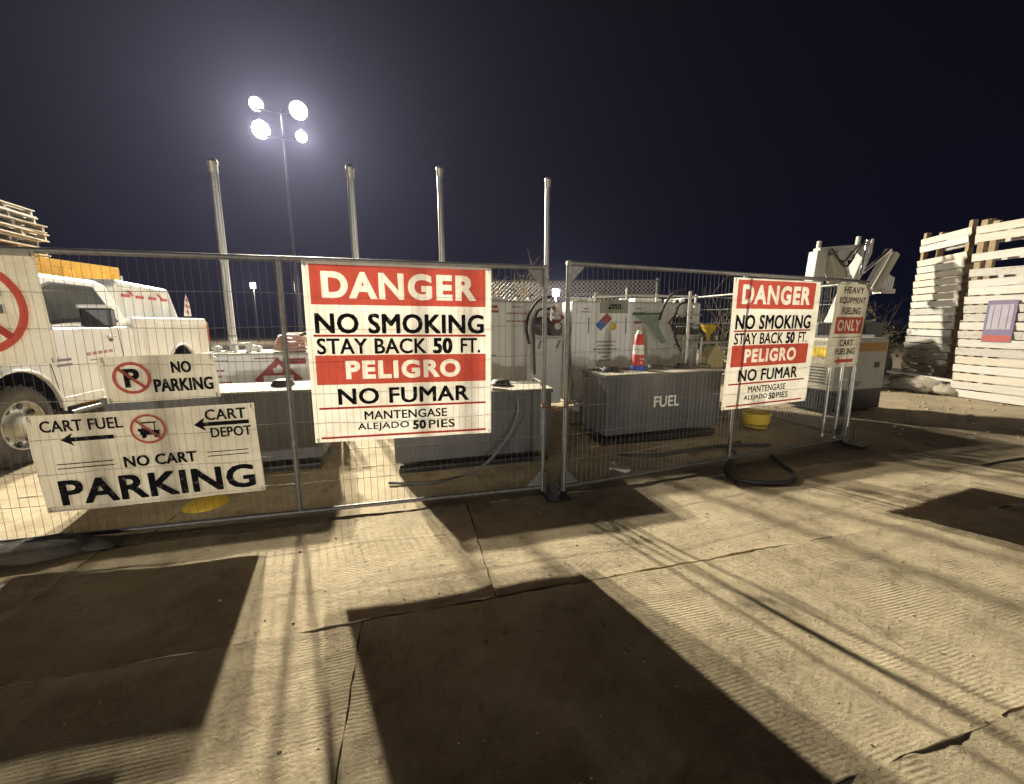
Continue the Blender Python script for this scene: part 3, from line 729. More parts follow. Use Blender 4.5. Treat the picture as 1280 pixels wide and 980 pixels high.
hose('fuel_hose', [(-.20,3.80,.84),(.02,3.78,.80),(.06,3.76,.60),(-.06,3.70,.34),(-.32,3.56,.10),(-.75,3.42,.02),(-1.15,3.40,.02)], .014, mat('grey hose rubber', (.13,.13,.12), .6), 'grey hose looping down the front of the middle dark tank')
hose('fuel_hose', [(2.9,4.72,.0),(2.6,4.45,.02),(2.55,4.2,.02),(2.35,3.95,.04),(2.17,3.72,.02),(2.14,3.52,.018),(2.34,3.42,.018),(2.62,3.46,.018),(2.80,3.64,.018),(2.84,3.86,.02),(2.95,4.2,.0)], .020, M_black, 'thick black hose curling out under the right fence panel')
hose('fuel_hose', [(1.2,4.2,.0),(1.6,4.15,.02),(2.1,4.35,.02),(2.6,4.5,.02),(3.2,4.6,.0)], .022, M_black, 'black hose lying on the ground behind the right fence panel')
tag(MB().tube(smooth_path([(5.0,3.9,-.01),(6.0,4.15,0),(7.2,4.0,.0),(8.4,3.6,.0),(9.5,3.1,0)]), .022, 8).build('ground_cable', M_black), 'thick black cable running over the rough earth at the right', 'cable')

# delineator cone on tank C
bu = Vector((math.cos(R(18)), math.sin(R(18)), 0)); bv = Vector((-math.sin(R(18)), math.cos(R(18)), 0))
def onC(x, y, z): return tuple(Vector((1.14,4.55,z))+bu*x+bv*y)
cn = empty('traffic_delineator', onC(.66,.33,.88), R(18), 'red and white banded traffic delineator with blue base on the lettered tank', 'traffic cone')
MB().lathe([(.10,0),(.10,.05),(.085,.06),(.02,.062)], (0,0,0), 20).build('base', M_blue, cn)
MB().lathe([(.082,.06),(.078,.08),(.072,.20),(.070,.205)], (0,0,0), 20).build('lower_sleeve', M_red, cn)
MB().lathe([(.073,.205),(.070,.33)], (0,0,0), 20).build('reflective_band', M_whiteprint, cn)
MB().lathe([(.068,.33),(.055,.46),(.046,.47)], (0,0,0), 20).build('upper_sleeve', M_red, cn)
MB().lathe([(.040,.47),(.036,.50),(.025,.515),(.005,.52)], (0,0,0), 16).build('cap', M_whiteprint, cn)
lines(cn, 0, .15, [.07,.05], .05, .012, M_whiteprint, -.083)
# green edged sheet
gsx = empty('hanging_sheet', (2.24,6.58,.02), R(14), 'pale green triangular sheet with a dark green edge hanging on the white tank', 'sheet')
MB().add([(-.22,0,1.60),(.27,-.01,1.62),(.26,-.03,1.40),(.40,-.06,1.14),(.30,-.06,1.12),(.05,-.03,1.42)], [(0,5,2,1),(5,4,3,2)]).build('sheet', M_palegreen, gsx)
MB().tube([(-.24,-.01,1.61),(.28,-.02,1.63)], .014, 8).build('edge', M_green, gsx)

# yellow items at right rear
def onR(px, py, Yd):
    vv = (480-py)/481; k = Yd/(math.cos(R(9.1))+vv*math.sin(R(9.1)))
    return Vector(((px-640)/481*k, Yd, 1.5+k*(-math.sin(R(9.1))+vv*math.cos(R(9.1)))))
p = onR(893, 422, 5.35)
# steel rack with jugs
rk = empty('steel_rack', (2.85,5.82,0), R(14), 'narrow steel rack of pipes behind the smaller danger sign', 'rack')
for x in (0,.62):
    for y in (0,.4): MB().tube([(x,y,0),(x,y,1.28)], .02, 8).build('leg', M_galv, rk)
for z in (.80,1.20): B((.31,.2,z), (.70,.46,.03)).build('shelf', M_galv, rk)
MB().tube([(-.25,0,1.32),(-.25,0,1.95)], .022, 8).tube([(-.25,0,0),(-.25,0,1.32)], .022, 8).build('pole', M_whiteprint, rk)
m = MB()
for k in range(4): m.tube([(-.45,0,1.12+.16*k),(-.02,0,1.13+.16*k)], .010, 6)
m.build('crossbar', M_galv, rk)
fu = tag(MB().lathe([(.02,0),(.025,.10),(.10,.19),(.12,.24),(.125,.25)], (0,0,0), 18).build('yellow_funnel', M_yellow, loc=(3.02,5.96,1.215)), 'yellow plastic funnel standing on the steel rack', 'funnel')
j = empty('fuel_jug', (3.10,5.97,.815), R(20), 'pale yellow sloping fuel jug on the lower shelf of the rack', 'jug')
MB().prism([(-.16,0),(.16,0),(.16,.22),(.05,.34),(-.02,.34),(-.14,.16)], -.09, .09).build('body', mat('cream plastic', (.68,.60,.34), .5), j, .02)
MB().lathe([(.03,.34),(.03,.38),(.01,.385)], (.02,0,0), 12).build('cap', M_black, j)
yb = tag(MB().lathe([(.02,0),(.15,0),(.17,.05),(.185,.20),(.19,.21),(.17,.21),(.15,.03),(.02,.02)], (0,0,0), 22).build('yellow_basin', M_yellow, loc=(3.55,5.45,.0)), 'round yellow drip basin on the ground under the smaller danger sign', 'basin')
# yellow disc / lid lower left
tag(MB().lathe([(.01,.03),(.09,.028),(.15,.012),(.16,0)], (0,0,0), 22).build('yellow_dish', M_yellow, loc=(-2.56,3.02,0)), 'yellow round dish on the ground below the cart parking sign', 'dish')
# clutter on the left low tank
lu = Vector((math.cos(R(15)), math.sin(R(15)), 0)); lv = Vector((-math.sin(R(15)), math.cos(R(15)), 0))
def onA(x, y, z): return Vector((-3.92,4.72,z))+lu*x+lv*y
bp_ = onA(1.02,.25,1.12)
tg = empty('coiled_nozzle_hose', bp_, R(15), 'pink and white hose coil heaped on the low white tank', 'hose')
m = MB()
for k in range(5):
    rr = .15-.012*k; m.tube([(rr*math.cos(a)*1.3, rr*math.sin(a)*.8, .025+.042*k+.01*math.sin(a*2+k)) for a in [2*math.pi*i/20 for i in range(20)]], .02, 8, closed=True)
m.build('coil', mat('pink hose', (.62,.38,.32), .5), tg)
MB().tube(smooth_path([(.12,0,.2),(.26,-.03,.24),(.34,-.04,.12),(.38,-.02,.02)]), .02, 8).build('nozzle', M_darksteel, tg)
tag(MB().lathe([(.045,0),(.05,.08),(.03,.1)], (0,0,0), 12).build('yellow_can', M_yellow, loc=onA(1.42,.3,1.0)), 'small yellow can beside the hose coil near the low white tank', 'can')
# white pipes leaning right of left tank
for k in range(4):
    q = onA(1.36+.11*k, -.06, 0); q2 = onA(1.30+.075*k, .25, 1.12-.02*k)
    tag(MB().tube([q, q2], .035, 10).build('leaning_pipe', M_white if k % 2 == 0 else M_slat), ['first','second','third','fourth'][k]+' white pipe from the left, leaning beside the low white tank', 'pipe', 'white pipes leaning beside the low tank')
od = tag(MB().lathe([(.15,0),(.15,.02),(.06,.03),(.045,.4),(.02,.42)], (0,0,0), 16).build('orange_cone', mat('orange plastic', (.72,.16,.04), .5), loc=(-2.33,4.75,.0)), 'small orange cone behind the gap between dark tank and danger sign', 'traffic cone')
od.scale = (1,1,1.9)

# sandbag, glove, stones
sb = MB().blob((0,0,.045), (.30,.13,.06), 3, 18, 8, .16).blob((.22,.04,.03), (.20,.10,.04), 9, 14, 6, .2); tag(sb.build('sandbag', M_bag, loc=(-3.08,2.30,0), rz=R(10)), 'dark slumped sandbag on the fence foot at the lower left', 'sandbag')
gl = MB().blob((0,0,.035), (.075,.045,.03), 6, 10, 6, .18)
for k in range(4): gl.tube(smooth_path([(-.05,-.02+.018*k,.04),(-.10,-.03+.024*k,.05+.01*k),(-.13,-.03+.028*k,.03)], 3), [.014]*6+[.009], 6)
tag(gl.build('dropped_glove', M_rag, loc=(1.12,3.70,.0), rz=R(-20)), 'dirty white work glove on the ground behind the right panel', 'glove')
rk_m = [MB().blob((0,0,0), (1,.8,.6), s, 7, 5, .25).mesh('clod') for s in range(3)]
for m_ in rk_m: m_.materials.append(M_rock)
st = MB(); rr_ = random.Random(8)
for k in range(420):
    x = rr_.uniform(3.6, 11); y = rr_.uniform(3.0, 8.5)
    if x < 4.6 and y > 4.2: continue
    s_ = rr_.uniform(.008,.035)*(1.6 if rr_.random() < .06 else 1); st.blob((x, y, gh(x,y)+s_*.2), (s_, s_*.8, s_*.55), k, 6, 4, .25)
for k in range(700):
    x = rr_.uniform(-4, 4); y = rr_.uniform(.8, 3.4)+.24*x; s_ = rr_.uniform(.002,.007)*(1.8 if rr_.random() < .05 else 1)
    st.blob((x, y, .003+s_*.2), (s_, s_*.8, s_*.6), k, 6, 4, .25)
tag(st.build('loose_clods', M_rock), 'loose clods and pebbles scattered over the mats and rough earth', 'gravel', kind='stuff')

# ================================================================== PICKUP
HX = Vector((.28,-.96,0)); LX = Vector((.96,.28,0))
root = Vector((-5.15,3.95,0))-LX*.96
pk = empty('pickup_truck', root, math.atan2(-.96,.28), 'white pickup truck parked behind the left fence panel', 'pickup')
WB = 3.25
def arch(cx, r, z0=.50, n=10):
    return [(cx+r*math.cos(a), .44+r*math.sin(a)) for a in [math.pi*i/n for i in range(n+1)]]
# lower body outline, x forward (front axle at 0)
aR = .50
prof = [(.98,.50),(aR,.50)]+[(aR*math.cos(a), .47+aR*math.sin(a)*1.05) for a in [math.pi*i/10 for i in range(1,10)]]+[(-aR,.50),(-WB+aR,.50)]+[(-WB+aR*math.cos(a), .50+aR*math.sin(a)*1.05) for a in [math.pi*i/10 for i in range(1,10)]]+[(-WB-aR,.52),(-WB-1.08,.62),(-WB-1.10,1.52),(-WB-1.04,1.56),(-1.98,1.56),(-1.96,1.44),(.18,1.44),(.55,1.40),(.92,1.32),(1.0,1.15)]
hw = .97
# side panels built as shells
def side_shell(poly, y0, y1, name, m, bev=.03, t_=pk):
    return MB().prism(poly, y0, y1).build(name, m, t_, bev, 3)
front_poly = [p_ for p_ in prof if p_[0] >= -1.98]
fp = [(1.0,.50),(aR,.50)]+[(aR*math.cos(a), .47+aR*math.sin(a)*1.05) for a in [math.pi*i/12 for i in range(1,12)]]+[(-aR,.50),(-1.955,.50),(-1.965,1.44),(.18,1.44),(.55,1.40),(.92,1.32),(1.02,1.12)]
side_shell(fp, -hw, hw, 'cab_body', M_car)
bp2 = [(-1.985,.52),(-WB+aR,.52),(-WB+aR,.60)]+[(-WB+aR*math.cos(a), .56+aR*math.sin(a)*1.08) for a in [math.pi*i/12 for i in range(1,12)]]+[(-WB-aR,.60),(-WB-1.06,.74),(-WB-1.10,1.05),(-WB-1.09,1.48),(-WB-1.02,1.58),(-1.985,1.58)]
side_shell(bp2, hw-.10, hw, 'bed_side', M_car); side_shell(bp2, -hw, -hw+.10, 'bed_side', M_car)
B((-WB-1.06,0,1.12), (.08,1.70,.88)).build('tailgate', M_car, pk, .02)
B(((-WB-3.1)/2,0,.88), (2.3,1.72,.06)).build('bed_floor', M_darksteel, pk)
B((-2.03,0,1.15), (.06,1.74,.75)).build('bed_front', M_car, pk)
# greenhouse
def green(z, s): return s
gb = [(.12,1.44),(-.60,2.02),(-.78,2.08),(-1.70,2.08),(-1.88,2.03),(-1.95,1.44)]
def ywz(z): return .95-(z-1.44)*.30
vs = [(x, -ywz(z), z) for x, z in gb]+[(x, ywz(z), z) for x, z in gb]; n = len(gb)
MB().add(vs, [tuple(range(n)), tuple(range(2*n-1, n-1, -1))]+[(i, i+n, (i+1) % n+n, (i+1) % n) for i in range(n)]).build('cab_roof', M_car, pk, .05, 3)
def side_glass(poly, off=.004, name='side_window', m=M_glass, t=pk):
    for s in ((1,) if name != 'x' else (1,)):
        MB().add([(x, s*(ywz(z)+off), z) for x, z in poly], [tuple(range(len(poly)))]).build(name, m, t)
side_glass([(-.30,1.50),(-.72,1.93),(-.88,1.985),(-1.58,1.985),(-1.74,1.50)], .004, 'window_seal', M_trim)
side_glass([(-.36,1.52),(-.74,1.91),(-.89,1.965),(-1.56,1.965),(-1.71,1.52)], .009)
ws_ = [(.06,1.49,.86),(-.57,1.995,.72)]
MB().add([(.07,-.84,1.50),(.07,.84,1.50),(-.555,.70,2.00),(-.555,-.70,2.00)], [(0,1,2,3)]).build('windshield', M_glass, pk, loc=(.02,0,.02))
MB().add([(-1.925,-.70,1.60),(-1.925,.70,1.60),(-1.90,.62,1.97),(-1.90,-.62,1.97)], [(0,1,2,3)]).build('rear_window', M_glass, pk, loc=(-.01,0,0))
# door seams
sm_ = MB()
for pts in ([(-.30,hw+.002,1.44),(-.42,hw+.002,1.1),(-.50,hw+.002,.62)], [(-1.62,hw+.002,1.44),(-1.66,hw+.002,1.0),(-1.60,hw+.002,.62)], [(-.50,hw+.002,.62),(-1.60,hw+.002,.62)]):
    sm_.tube(pts, .004, 4)
sm_.build('door_seam', M_trim, pk)
dh = MB().box((-1.46,hw+.018,1.30), (.17,.03,.03)).build('door_handle', M_chrome, pk, .008); MB().lathe([(.001,0),(.05,.002),(.05,.004),(.001,.004)], (-1.46,hw,1.285), 14, 'y').build('handle_cup', M_trim, dh)
MB().box((-WB-.2,hw+.006,1.47), (1.7,.012,.03)).build('bed_rail', M_car, pk, .004)
# mirror
mi = MB().box((-.78,1.27,1.56), (.12,.30,.24)).build('side_mirror', M_trim, pk, .03, 3)
B((-.76,1.27,1.69), (.13,.30,.045)).build('mirror_cap', M_car, mi, .015)
MB().beam((-.60,.93,1.50),(-.76,1.14,1.54),.06,.05).build('mirror_arm', M_trim, mi)
# wheels with arch liners
for wx in (0, -WB):
    for sy in (1, -1):
        y0 = sy*(hw-.14)
        w = MB().lathe([(.25,0),(.26,-.13),(.36,-.135),(.415,-.10),(.425,-.05),(.425,.05),(.415,.10),(.36,.135),(.26,.13),(.25,0)], (wx,y0,.425), 40, 'y').build('wheel', M_tread, pk)
        yy = sy*.12
        rim = MB().lathe([(.262,.02*sy),(.262,.13*sy),(.245,.132*sy),(.235,.08*sy),(.16,.06*sy),(.12,.10*sy),(.07,.125*sy),(.01,.125*sy)], (wx,y0,.425), 36, 'y').build('rim', M_rim, w)
        hb = MB()
        for k in range(8):
            a = 2*math.pi*k/8+.2; hb.lathe([(.001,.085*sy),(.03,.088*sy),(.03,.094*sy),(.001,.094*sy)], (wx+.20*math.cos(a),y0-.003*sy,.425+.20*math.sin(a)), 10, 'y')
        hb.build('rim_holes', M_trim, w)
        tr = MB()
        for k in range(40):
            a = 2*math.pi*k/40; tr.box((wx+.425*math.cos(a), y0+(.06 if k % 2 else -.06), .425+.425*math.sin(a)), (.012,.10,.03), Matrix.Rotation(-a, 3, 'Y'))
        tr.build('tread_blocks', M_tread, w)
    l = MB(); nn = 12
    pts = [(wx+(aR-.01)*math.cos(math.pi*i/nn), (.47 if wx == 0 else .55)+aR*(1.05 if wx == 0 else 1.07)*math.sin(math.pi*i/nn)) for i in range(nn+1)]
    for i in range(nn):
        (xa, za), (xb, zb) = pts[i], pts[i+1]
        l.add([(xa,-hw+.02,za),(xb,-hw+.02,zb),(xb,hw-.02,zb),(xa,hw-.02,za)], [(0,1,2,3)])
    l.build('wheel_arch_liner', M_trim, pk)
    zc, kk = (.47, 1.05) if wx == 0 else (.56, 1.08)
    fl = [(wx+(aR+.012)*math.cos(math.pi*i/nn), hw+.004, zc+(aR+.012)*kk*math.sin(math.pi*i/nn)) for i in range(nn+1)]
    MB().tube(fl, .018, 6).build('arch_lip', M_car, pk)
B((-WB/2-.1,0,.48), (3.2,.9,.14)).build('chassis', M_darksteel, pk)
MB().box((-WB-1.17,0,.74), (.16,1.86,.16)).build('rear_bumper', M_chrome, pk, .03)
MB().box((1.10,0,.66), (.20,1.94,.28)).build('front_bumper', M_chrome, pk, .05)
MB().box((1.02,0,1.05), (.04,1.2,.36)).build('grille', M_trim, pk)
for s in (-1,1): MB().box((.99,s*.80,1.12), (.10,.26,.24)).build('headlight', M_glass, pk, .02)
MB().box((-WB-1.09,hw-.04,1.30), (.035,.10,.40)).build('taillight', M_red, pk, .01)
for k, (x, z) in enumerate(((-.62,1.06),(-.62,1.00))):
    B((x,hw+.003,z), (.22,.003,.03)).build('badge', M_greyprint, pk)
em = MB()
for k in range(5): em.box((-1.02-.10*k,hw+.003,1.10+.004*k), (.07,.003,.04))
em.build('door_logo', mat('washed red print', (.45,.22,.20), .6), pk)
em = MB().box((-1.25,hw+.003,1.02), (.45,.003,.012)).box((-1.3,hw+.003,.985), (.3,.003,.012)); em.build('door_lettering', M_greyprint, pk)
# side step
MB().tube([(-.6,hw-.02,.42),(-1.9,hw-.02,.42)], .04, 8).build('side_step', M_trim, pk)
# slip tank standing in the bed
bt = empty('bed_tank', root, math.atan2(-.96,.28), 'white fuel tank with red and white tape standing in the pickup bed', 'fuel tank')
bpoly = [(-2.25,.92),(-4.05,.92),(-4.05,1.62),(-3.80,2.12),(-2.40,2.16),(-2.25,2.05)]
MB().prism(bpoly, -.55, .62).build('tank_shell', M_white, bt, .05, 3)
for k in range(4): B((-2.55-.35*k,.632,1.92-.004*k), (.19,.012,.045)).build('reflective_tape', M_red, bt)
MB().box((-3.05,.63,2.06), (1.3,.02,.02)).build('weld_seam', M_galv, bt)
for k in range(2): MB().beam((-2.6-.8*k,.64,2.0),(-2.72-.8*k,.64,1.93),.01,.025).build('strap', M_red, bt)
pl = MB().add([(-3.85,.80,1.62),(-4.14,.80,1.62),(-4.12,.80,1.85),(-4.02,.80,2.06),(-3.94,.80,1.90)], [(0,1,2,3,4)]).build('hazard_placard', M_whiteprint, bt)
for (x, z, s_) in ((-4.02,1.93,.05),(-3.97,1.82,.045),(-4.07,1.80,.04),(-4.0,1.70,.06)): MB().add([(x-s_,.806,z),(x,.806,z-s_),(x+s_,.806,z),(x,.806,z+s_)], [(0,1,2,3)]).build('red_mark', M_redprint, pl)
MB().tube([(-3.3,.2,2.1),(-3.3,.2,2.30)], .02, 8).build('vent_stub', M_galv, bt)

# ================================================================== YELLOW CONTAINER + PALLETS
CX = -8.0
ct = empty('yellow_container', (CX,8.1,0), 0, 'yellow corrugated shipping container behind the pickup', 'container')
Lc, Hc, Wc = 6.06, 2.59, 2.44
def corr(n, L, amp, z0, z1):
    vs = []; pts = []
    for i in range(n):
        x = L*i/n; d = L/n
        pts += [(x, 0), (x+d*.30, 0), (x+d*.5, -amp), (x+d*.8, -amp)]
    pts.append((L, 0))
    vs = [(a, b, z0) for a, b in pts]+[(a, b, z1) for a, b in pts]; k = len(pts)
    return vs, [(i, i+1, i+1+k, i+k) for i in range(k-1)]
vs, fs = corr(22, Lc-.2, .036, .16, Hc-.1)
MB().add([(-.02+y_, -.1-x_, z_) for x_, y_, z_ in vs], fs).build('side_wall', M_contain, ct)
vs, fs = corr(9, Wc-.2, .036, .16, Hc-.1)
MB().add([(-.1-x_, -.02-.036-y_*0+(-y_), z_) for x_, y_, z_ in vs], fs).build('end_wall', M_contain, ct)
B((-Wc/2,-Lc/2,Hc-.05), (Wc-.1,Lc-.1,.05)).build('container_roof', M_contain, ct)
for y_ in (-.06,-Lc+.06):
    for x_ in (-.06,-Wc+.06): B((x_,y_,Hc/2), (.13,.13,Hc)).build('corner_post', M_contain, ct, .01)
for z_ in (.08,Hc-.06):
    B((-.04,-Lc/2,z_), (.09,Lc-.24,.13)).build('side_rail', M_contain, ct); B((-Wc/2,-.04,z_), (Wc-.24,.09,.13)).build('end_rail', M_contain, ct)
cm = MB()
for k in range(3): cm.box((.004,-.35-.16*k,2.10), (.003,.11,.12))
cm.build('container_lettering', mat('ochre print', (.45,.22,.03), .6), ct)
# pallets
def pallet_mesh(seed):
    rnd = random.Random(seed); m = MB()
    for k in range(7): m.box((-.5+.167*k+rnd.uniform(-.01,.01), rnd.uniform(-.015,.015), .125+rnd.uniform(-.003,.003)), (.10,1.2,.018))
    for k in range(3): m.box((0, -.55+.55*k, .065), (1.05,.045,.09))
    for k in range(5): m.box((-.5+.25*k+rnd.uniform(-.01,.01), 0, .011), (.10,1.2,.018))
    me = m.mesh('pallet'); me.materials.append(M_wood); return me
pms = [pallet_mesh(s) for s in range(4)]
names_ = ['lowest','second','third','fourth','fifth','sixth','seventh']
for k in range(7):
    o = bpy.data.objects.new('pallet', pms[k % 4]); COL.objects.link(o)
    o.location = (-9.25+random.uniform(-.10,.10), 6.95+random.uniform(-.06,.06), 2.60+.141*k); o.rotation_euler.z = R(18+random.uniform(-5,5))
    tag(o, f'{names_[k] if k < 6 else "topmost"} weathered wooden pallet {"counted up " if k < 6 else ""}in the stack at the upper left', 'pallet', 'weathered pallets stacked at the upper left')

# ================================================================== SLATTED CRATE TOWERS
def slat_tower(p0, p1, H, depth, label, gaps, loose):
    p0 = Vector(p0); p1 = Vector(p1); d = p1-p0; L = d.length; a = math.atan2(d.y, d.x)
    t = empty('slatted_tower', (p0.x,p0.y,0), a, label, 'slatted tower', 'tall whitewashed slatted towers at the right')
    # front faces local -y
    for x in (.05, L-.05):
        for y in (.05, depth-.05): B((x,y,H/2), (.09,.09,H)).build('corner_post', M_slatdark, t)
    pitch = .168; n = int(H/pitch)
    for k in range(n):
        z = .08+pitch*k
        if k in gaps: continue
        tilt = loose.get(k, random.uniform(-.006,.006))
        B((L/2+random.uniform(-.015,.015), -.014+random.uniform(-.006,.004), z), (L+random.uniform(-.02,.05), .022, pitch*.86), Matrix.Rotation(tilt, 3, 'Y') @ Matrix.Rotation(R(9+random.uniform(-4,4)), 3, 'X')).build('slat', random.choice((M_slat, M_slat, M_slatb, M_slatc)), t, .003, 1)
    for k in range(n):
        z = .08+pitch*k
        if k in gaps: continue
        if k % 6 == 3: B((L-.05, depth/2, z), (.03, depth-.1, .08)).build('cross_brace', M_slatdark, t)
        if k not in gaps: B((L/2, depth+.012, z), (L, .022, pitch*.84)).build('back_slat', M_slat, t)
    return t
st1 = slat_tower((10.15,9.95), (9.80,8.62), 3.66, .40, 'whitewashed slatted tower farther left, with machine shadows across it', (18,), {})
st2 = slat_tower((9.08,7.85), (9.42,6.1), 3.45, .40, 'nearest whitewashed slatted tower at the right edge, carrying a poster', (17,15), {16: R(-1.2), 14: R(1.8), 13: R(-1.4)})
po = empty('poster', (0,0,0), 0, 'small purple and white poster with a red foot pinned to the right slatted tower', 'poster')
po.location = Vector((9.08,7.85,0))+Vector((.191,-.982,0)).normalized()*.36+Vector((-.982,-.191,0))*.045; po.rotation_euler.z = st2.rotation_euler.z
B((.18,0,1.52), (.40,.004,.78)).build('sheet', M_purple, po)
B((.18,-.004,1.60), (.32,.002,.46)).build('picture', mat('pale grey print', (.34,.32,.37), .7), po)
B((.18,-.004,1.20), (.38,.002,.12)).build('red_foot', M_redprint, po)
m = MB()
for k in range(3): m.box((.08+.10*k,-.006,1.60), (.012,.001,.44))
m.build('picture_lines', M_purple, po)

# ================================================================== GENERATOR
gn = empty('generator', (5.15,6.1,0), R(18), 'cream generator with an orange band, behind the fence corner', 'generator')
MB().box((.62,.40,.82), (1.24,.80,.86)).build('housing', M_gen, gn, .03, 3)
B((.62,.40,.23), (1.22,.78,.34)).build('shaded_base', M_trim, gn)  # base enlarged and blackened to stand for the shade under the housing
B((.85,-.006,1.10), (.66,.006,.14)).build('orange_band', M_orange, gn)
B((1.0,-.006,.80), (.12,.006,.09)).build('control_plate', M_trim, gn)
B((-.006,.40,1.02), (.006,.5,.16)).build('orange_band', M_yellow, gn)
lines(gn, .55, .52, [.24,.14], .04, .03, M_greyprint, -.006)
m = MB()
for k in range(6): m.box((-.008,.4,.52+.05*k), (.008,.55,.018))
m.build('louvre', M_darksteel, gn)
for s_ in (.25,1.0):
    MB().lathe([(.05,-.05),(.12,-.06),(.13,0),(.12,.06),(.05,.05)], (s_,.12,.13), 20, 'y').build('wheel', M_trim, gn)
MB().tube([(1.0,.55,1.25),(1.0,.55,1.42),(.95,.55,1.47)], .03, 8).build('exhaust', M_darksteel, gn)
for x in (.1,1.14): B((x,.4,1.27), (.05,.5,.04)).build('lifting_rail', M_darksteel, gn)

# ================================================================== BOOM MACHINE
bmx = empty('boom_lift', (7.55,9.2,0), R(10), 'white articulated boom machine folded up behind the generator', 'boom lift')
M_ma = mat('white machine paint', (.45,.44,.40), .45, 0, .15, 6, dust=.4)
bmx.scale = (.98,1.0,1.03)
B((.55,.6,.62), (2.3,1.5,.42)).build('chassis', M_darksteel, bmx, .04)
for x in (-.2,1.3):
    for y in (-.05,1.25): MB().lathe([(.15,-.15),(.38,-.17),(.44,-.10),(.44,.10),(.38,.17),(.15,.15)], (x,y,.44), 24, 'y').build('wheel', M_tread, bmx)
B((.75,.6,1.15), (1.6,1.2,.62)).build('turret', M_darksteel, bmx, .06)
B((1.25,-.01,1.2), (.5,.03,.4)).build('turret_door', M_darksteel, bmx)
MB().beam((-.42,.3,1.0),(-.28,.3,3.05),.24,.30,up=(1,0,0)).build('lower_boom', M_ma, bmx, .02)
MB().beam((-.34,.3,3.06),(1.15,.3,3.20),.18,.14).build('link_arm', M_ma, bmx, .015)
MB().beam((.28,.25,1.4),(.98,.25,3.12),.26,.20).build('upper_boom', M_ma, bmx, .02)
MB().beam((.60,.12,1.5),(1.52,.12,3.12),.12,.10).build('fly_boom', M_ma, bmx, .01)
MB().beam((1.25,.15,2.2),(1.72,.15,3.05),.22,.16).build('jib', M_gen, bmx, .03)
MB().cyl((.22,.10,2.9),(.62,.10,2.1),.045,10).cyl((.42,.10,2.5),(.82,.10,1.7),.065,10).build('hydraulic_cylinder', M_chrome, bmx)
MB().cyl((.72,.0,3.28),(.66,.0,2.55),.05,10).cyl((.66,0,2.55),(1.4,0,3.1),.035,8).build('hydraulic_cylinder', M_chrome, bmx)
MB().beam((-.05,.2,3.0),(.22,.2,2.4),.26,.30).build('knuckle', M_gen, bmx, .03)
MB().beam((0,.15,2.95),(.45,.15,2.98),.22,.22).build('counterweight', M_ma, bmx, .02)
MB().tube([(-.30,.3,3.05),(-.29,.3,3.28)], .05, 8).tube([(.8,.3,3.1),(.82,.3,3.42)], .05, 8).tube([(1.2,.3,3.1),(1.22,.3,3.38)], .04, 8).build('pivot_pin', M_ma, bmx)
bk = MB()
for k in range(5): bk.tube([(1.45+.07*k,.1,2.2),(1.47+.07*k,.1,2.62-.03*k)], .028, 8)
bk.box((1.58,.14,2.18), (.42,.2,.10)); bk.build('valve_block', M_galv, bmx)
hs = MB()
for k in range(2): hs.tube(smooth_path([(-.2+.05*k,.1,3.1),(.1+.1*k,.0,2.8-.1*k),(.4+.1*k,.0,3.1),(.8,.02*k,3.3-.05*k)]), .016, 6)
hs.build('hydraulic_hoses', M_black, bmx)
# tarpaulin heap by the tower foot
hp = MB().blob((0,0,.14), (.50,.30,.20), 21, 18, 10, .22).blob((.55,.1,.10), (.35,.24,.16), 22, 14, 8, .22).blob((-.5,-.05,.10), (.32,.2,.13), 23, 14, 8, .25)
tag(hp.build('tarpaulin_heap', mat('crumpled pale tarpaulin', (.36,.32,.25), .8, 0, .35, 9, .6, 25), loc=(9.0,8.5,0), rz=R(100)), 'crumpled pale tarpaulin heaped at the foot of the farther slatted tower', 'tarpaulin')
bl = MB().beam((-.6,-.1,.28),(.6,.1,.34),.10,.05); tag(bl.build('timber_plank', M_slat, loc=(9.0,8.4,.02), rz=R(95)), 'short pale plank lying on the tarpaulin heap', 'plank')

# ================================================================== BACKGROUND
# chain link fence behind
cl = empty('chain_link_fence', (-1.6,8.3,0), R(-2), 'chain link fence with a dark post, behind the white tanks', 'fence')
Lf, Hf = 4.6, 2.35
m = MB(); s_ = .085; k = -int(Hf/s_)
while k*s_ < Lf:
    for sg in (1, -1):
        x0 = k*s_; x1 = x0+Hf
        a0, a1_ = (x0, x1) if sg == 1 else (x1, x0)
        def cl_(x): return max(0, min(Lf, x))
        if x1 < 0 or x0 > Lf: continue
        xa, xb = cl_(x0), cl_(x1); za, zb = xa-x0, xb-x0
        if sg == -1: za, zb = Hf-za, Hf-zb
        if xb-xa > .02: m.tube([(xa,0,za),(xb,0,zb)], .0028, 3, cap=False)
    k += 1
tag(m.build('diamond_mesh', M_wire, cl), kind='stuff')
for k in range(3): MB().tube([(Lf*k/2,0,0),(Lf*k/2,0,Hf+.05)], .03, 8).build('post', M_darksteel, cl)
MB().tube([(0,0,Hf),(Lf,0,Hf)], .018, 8).build('top_rail', M_darksteel, cl)
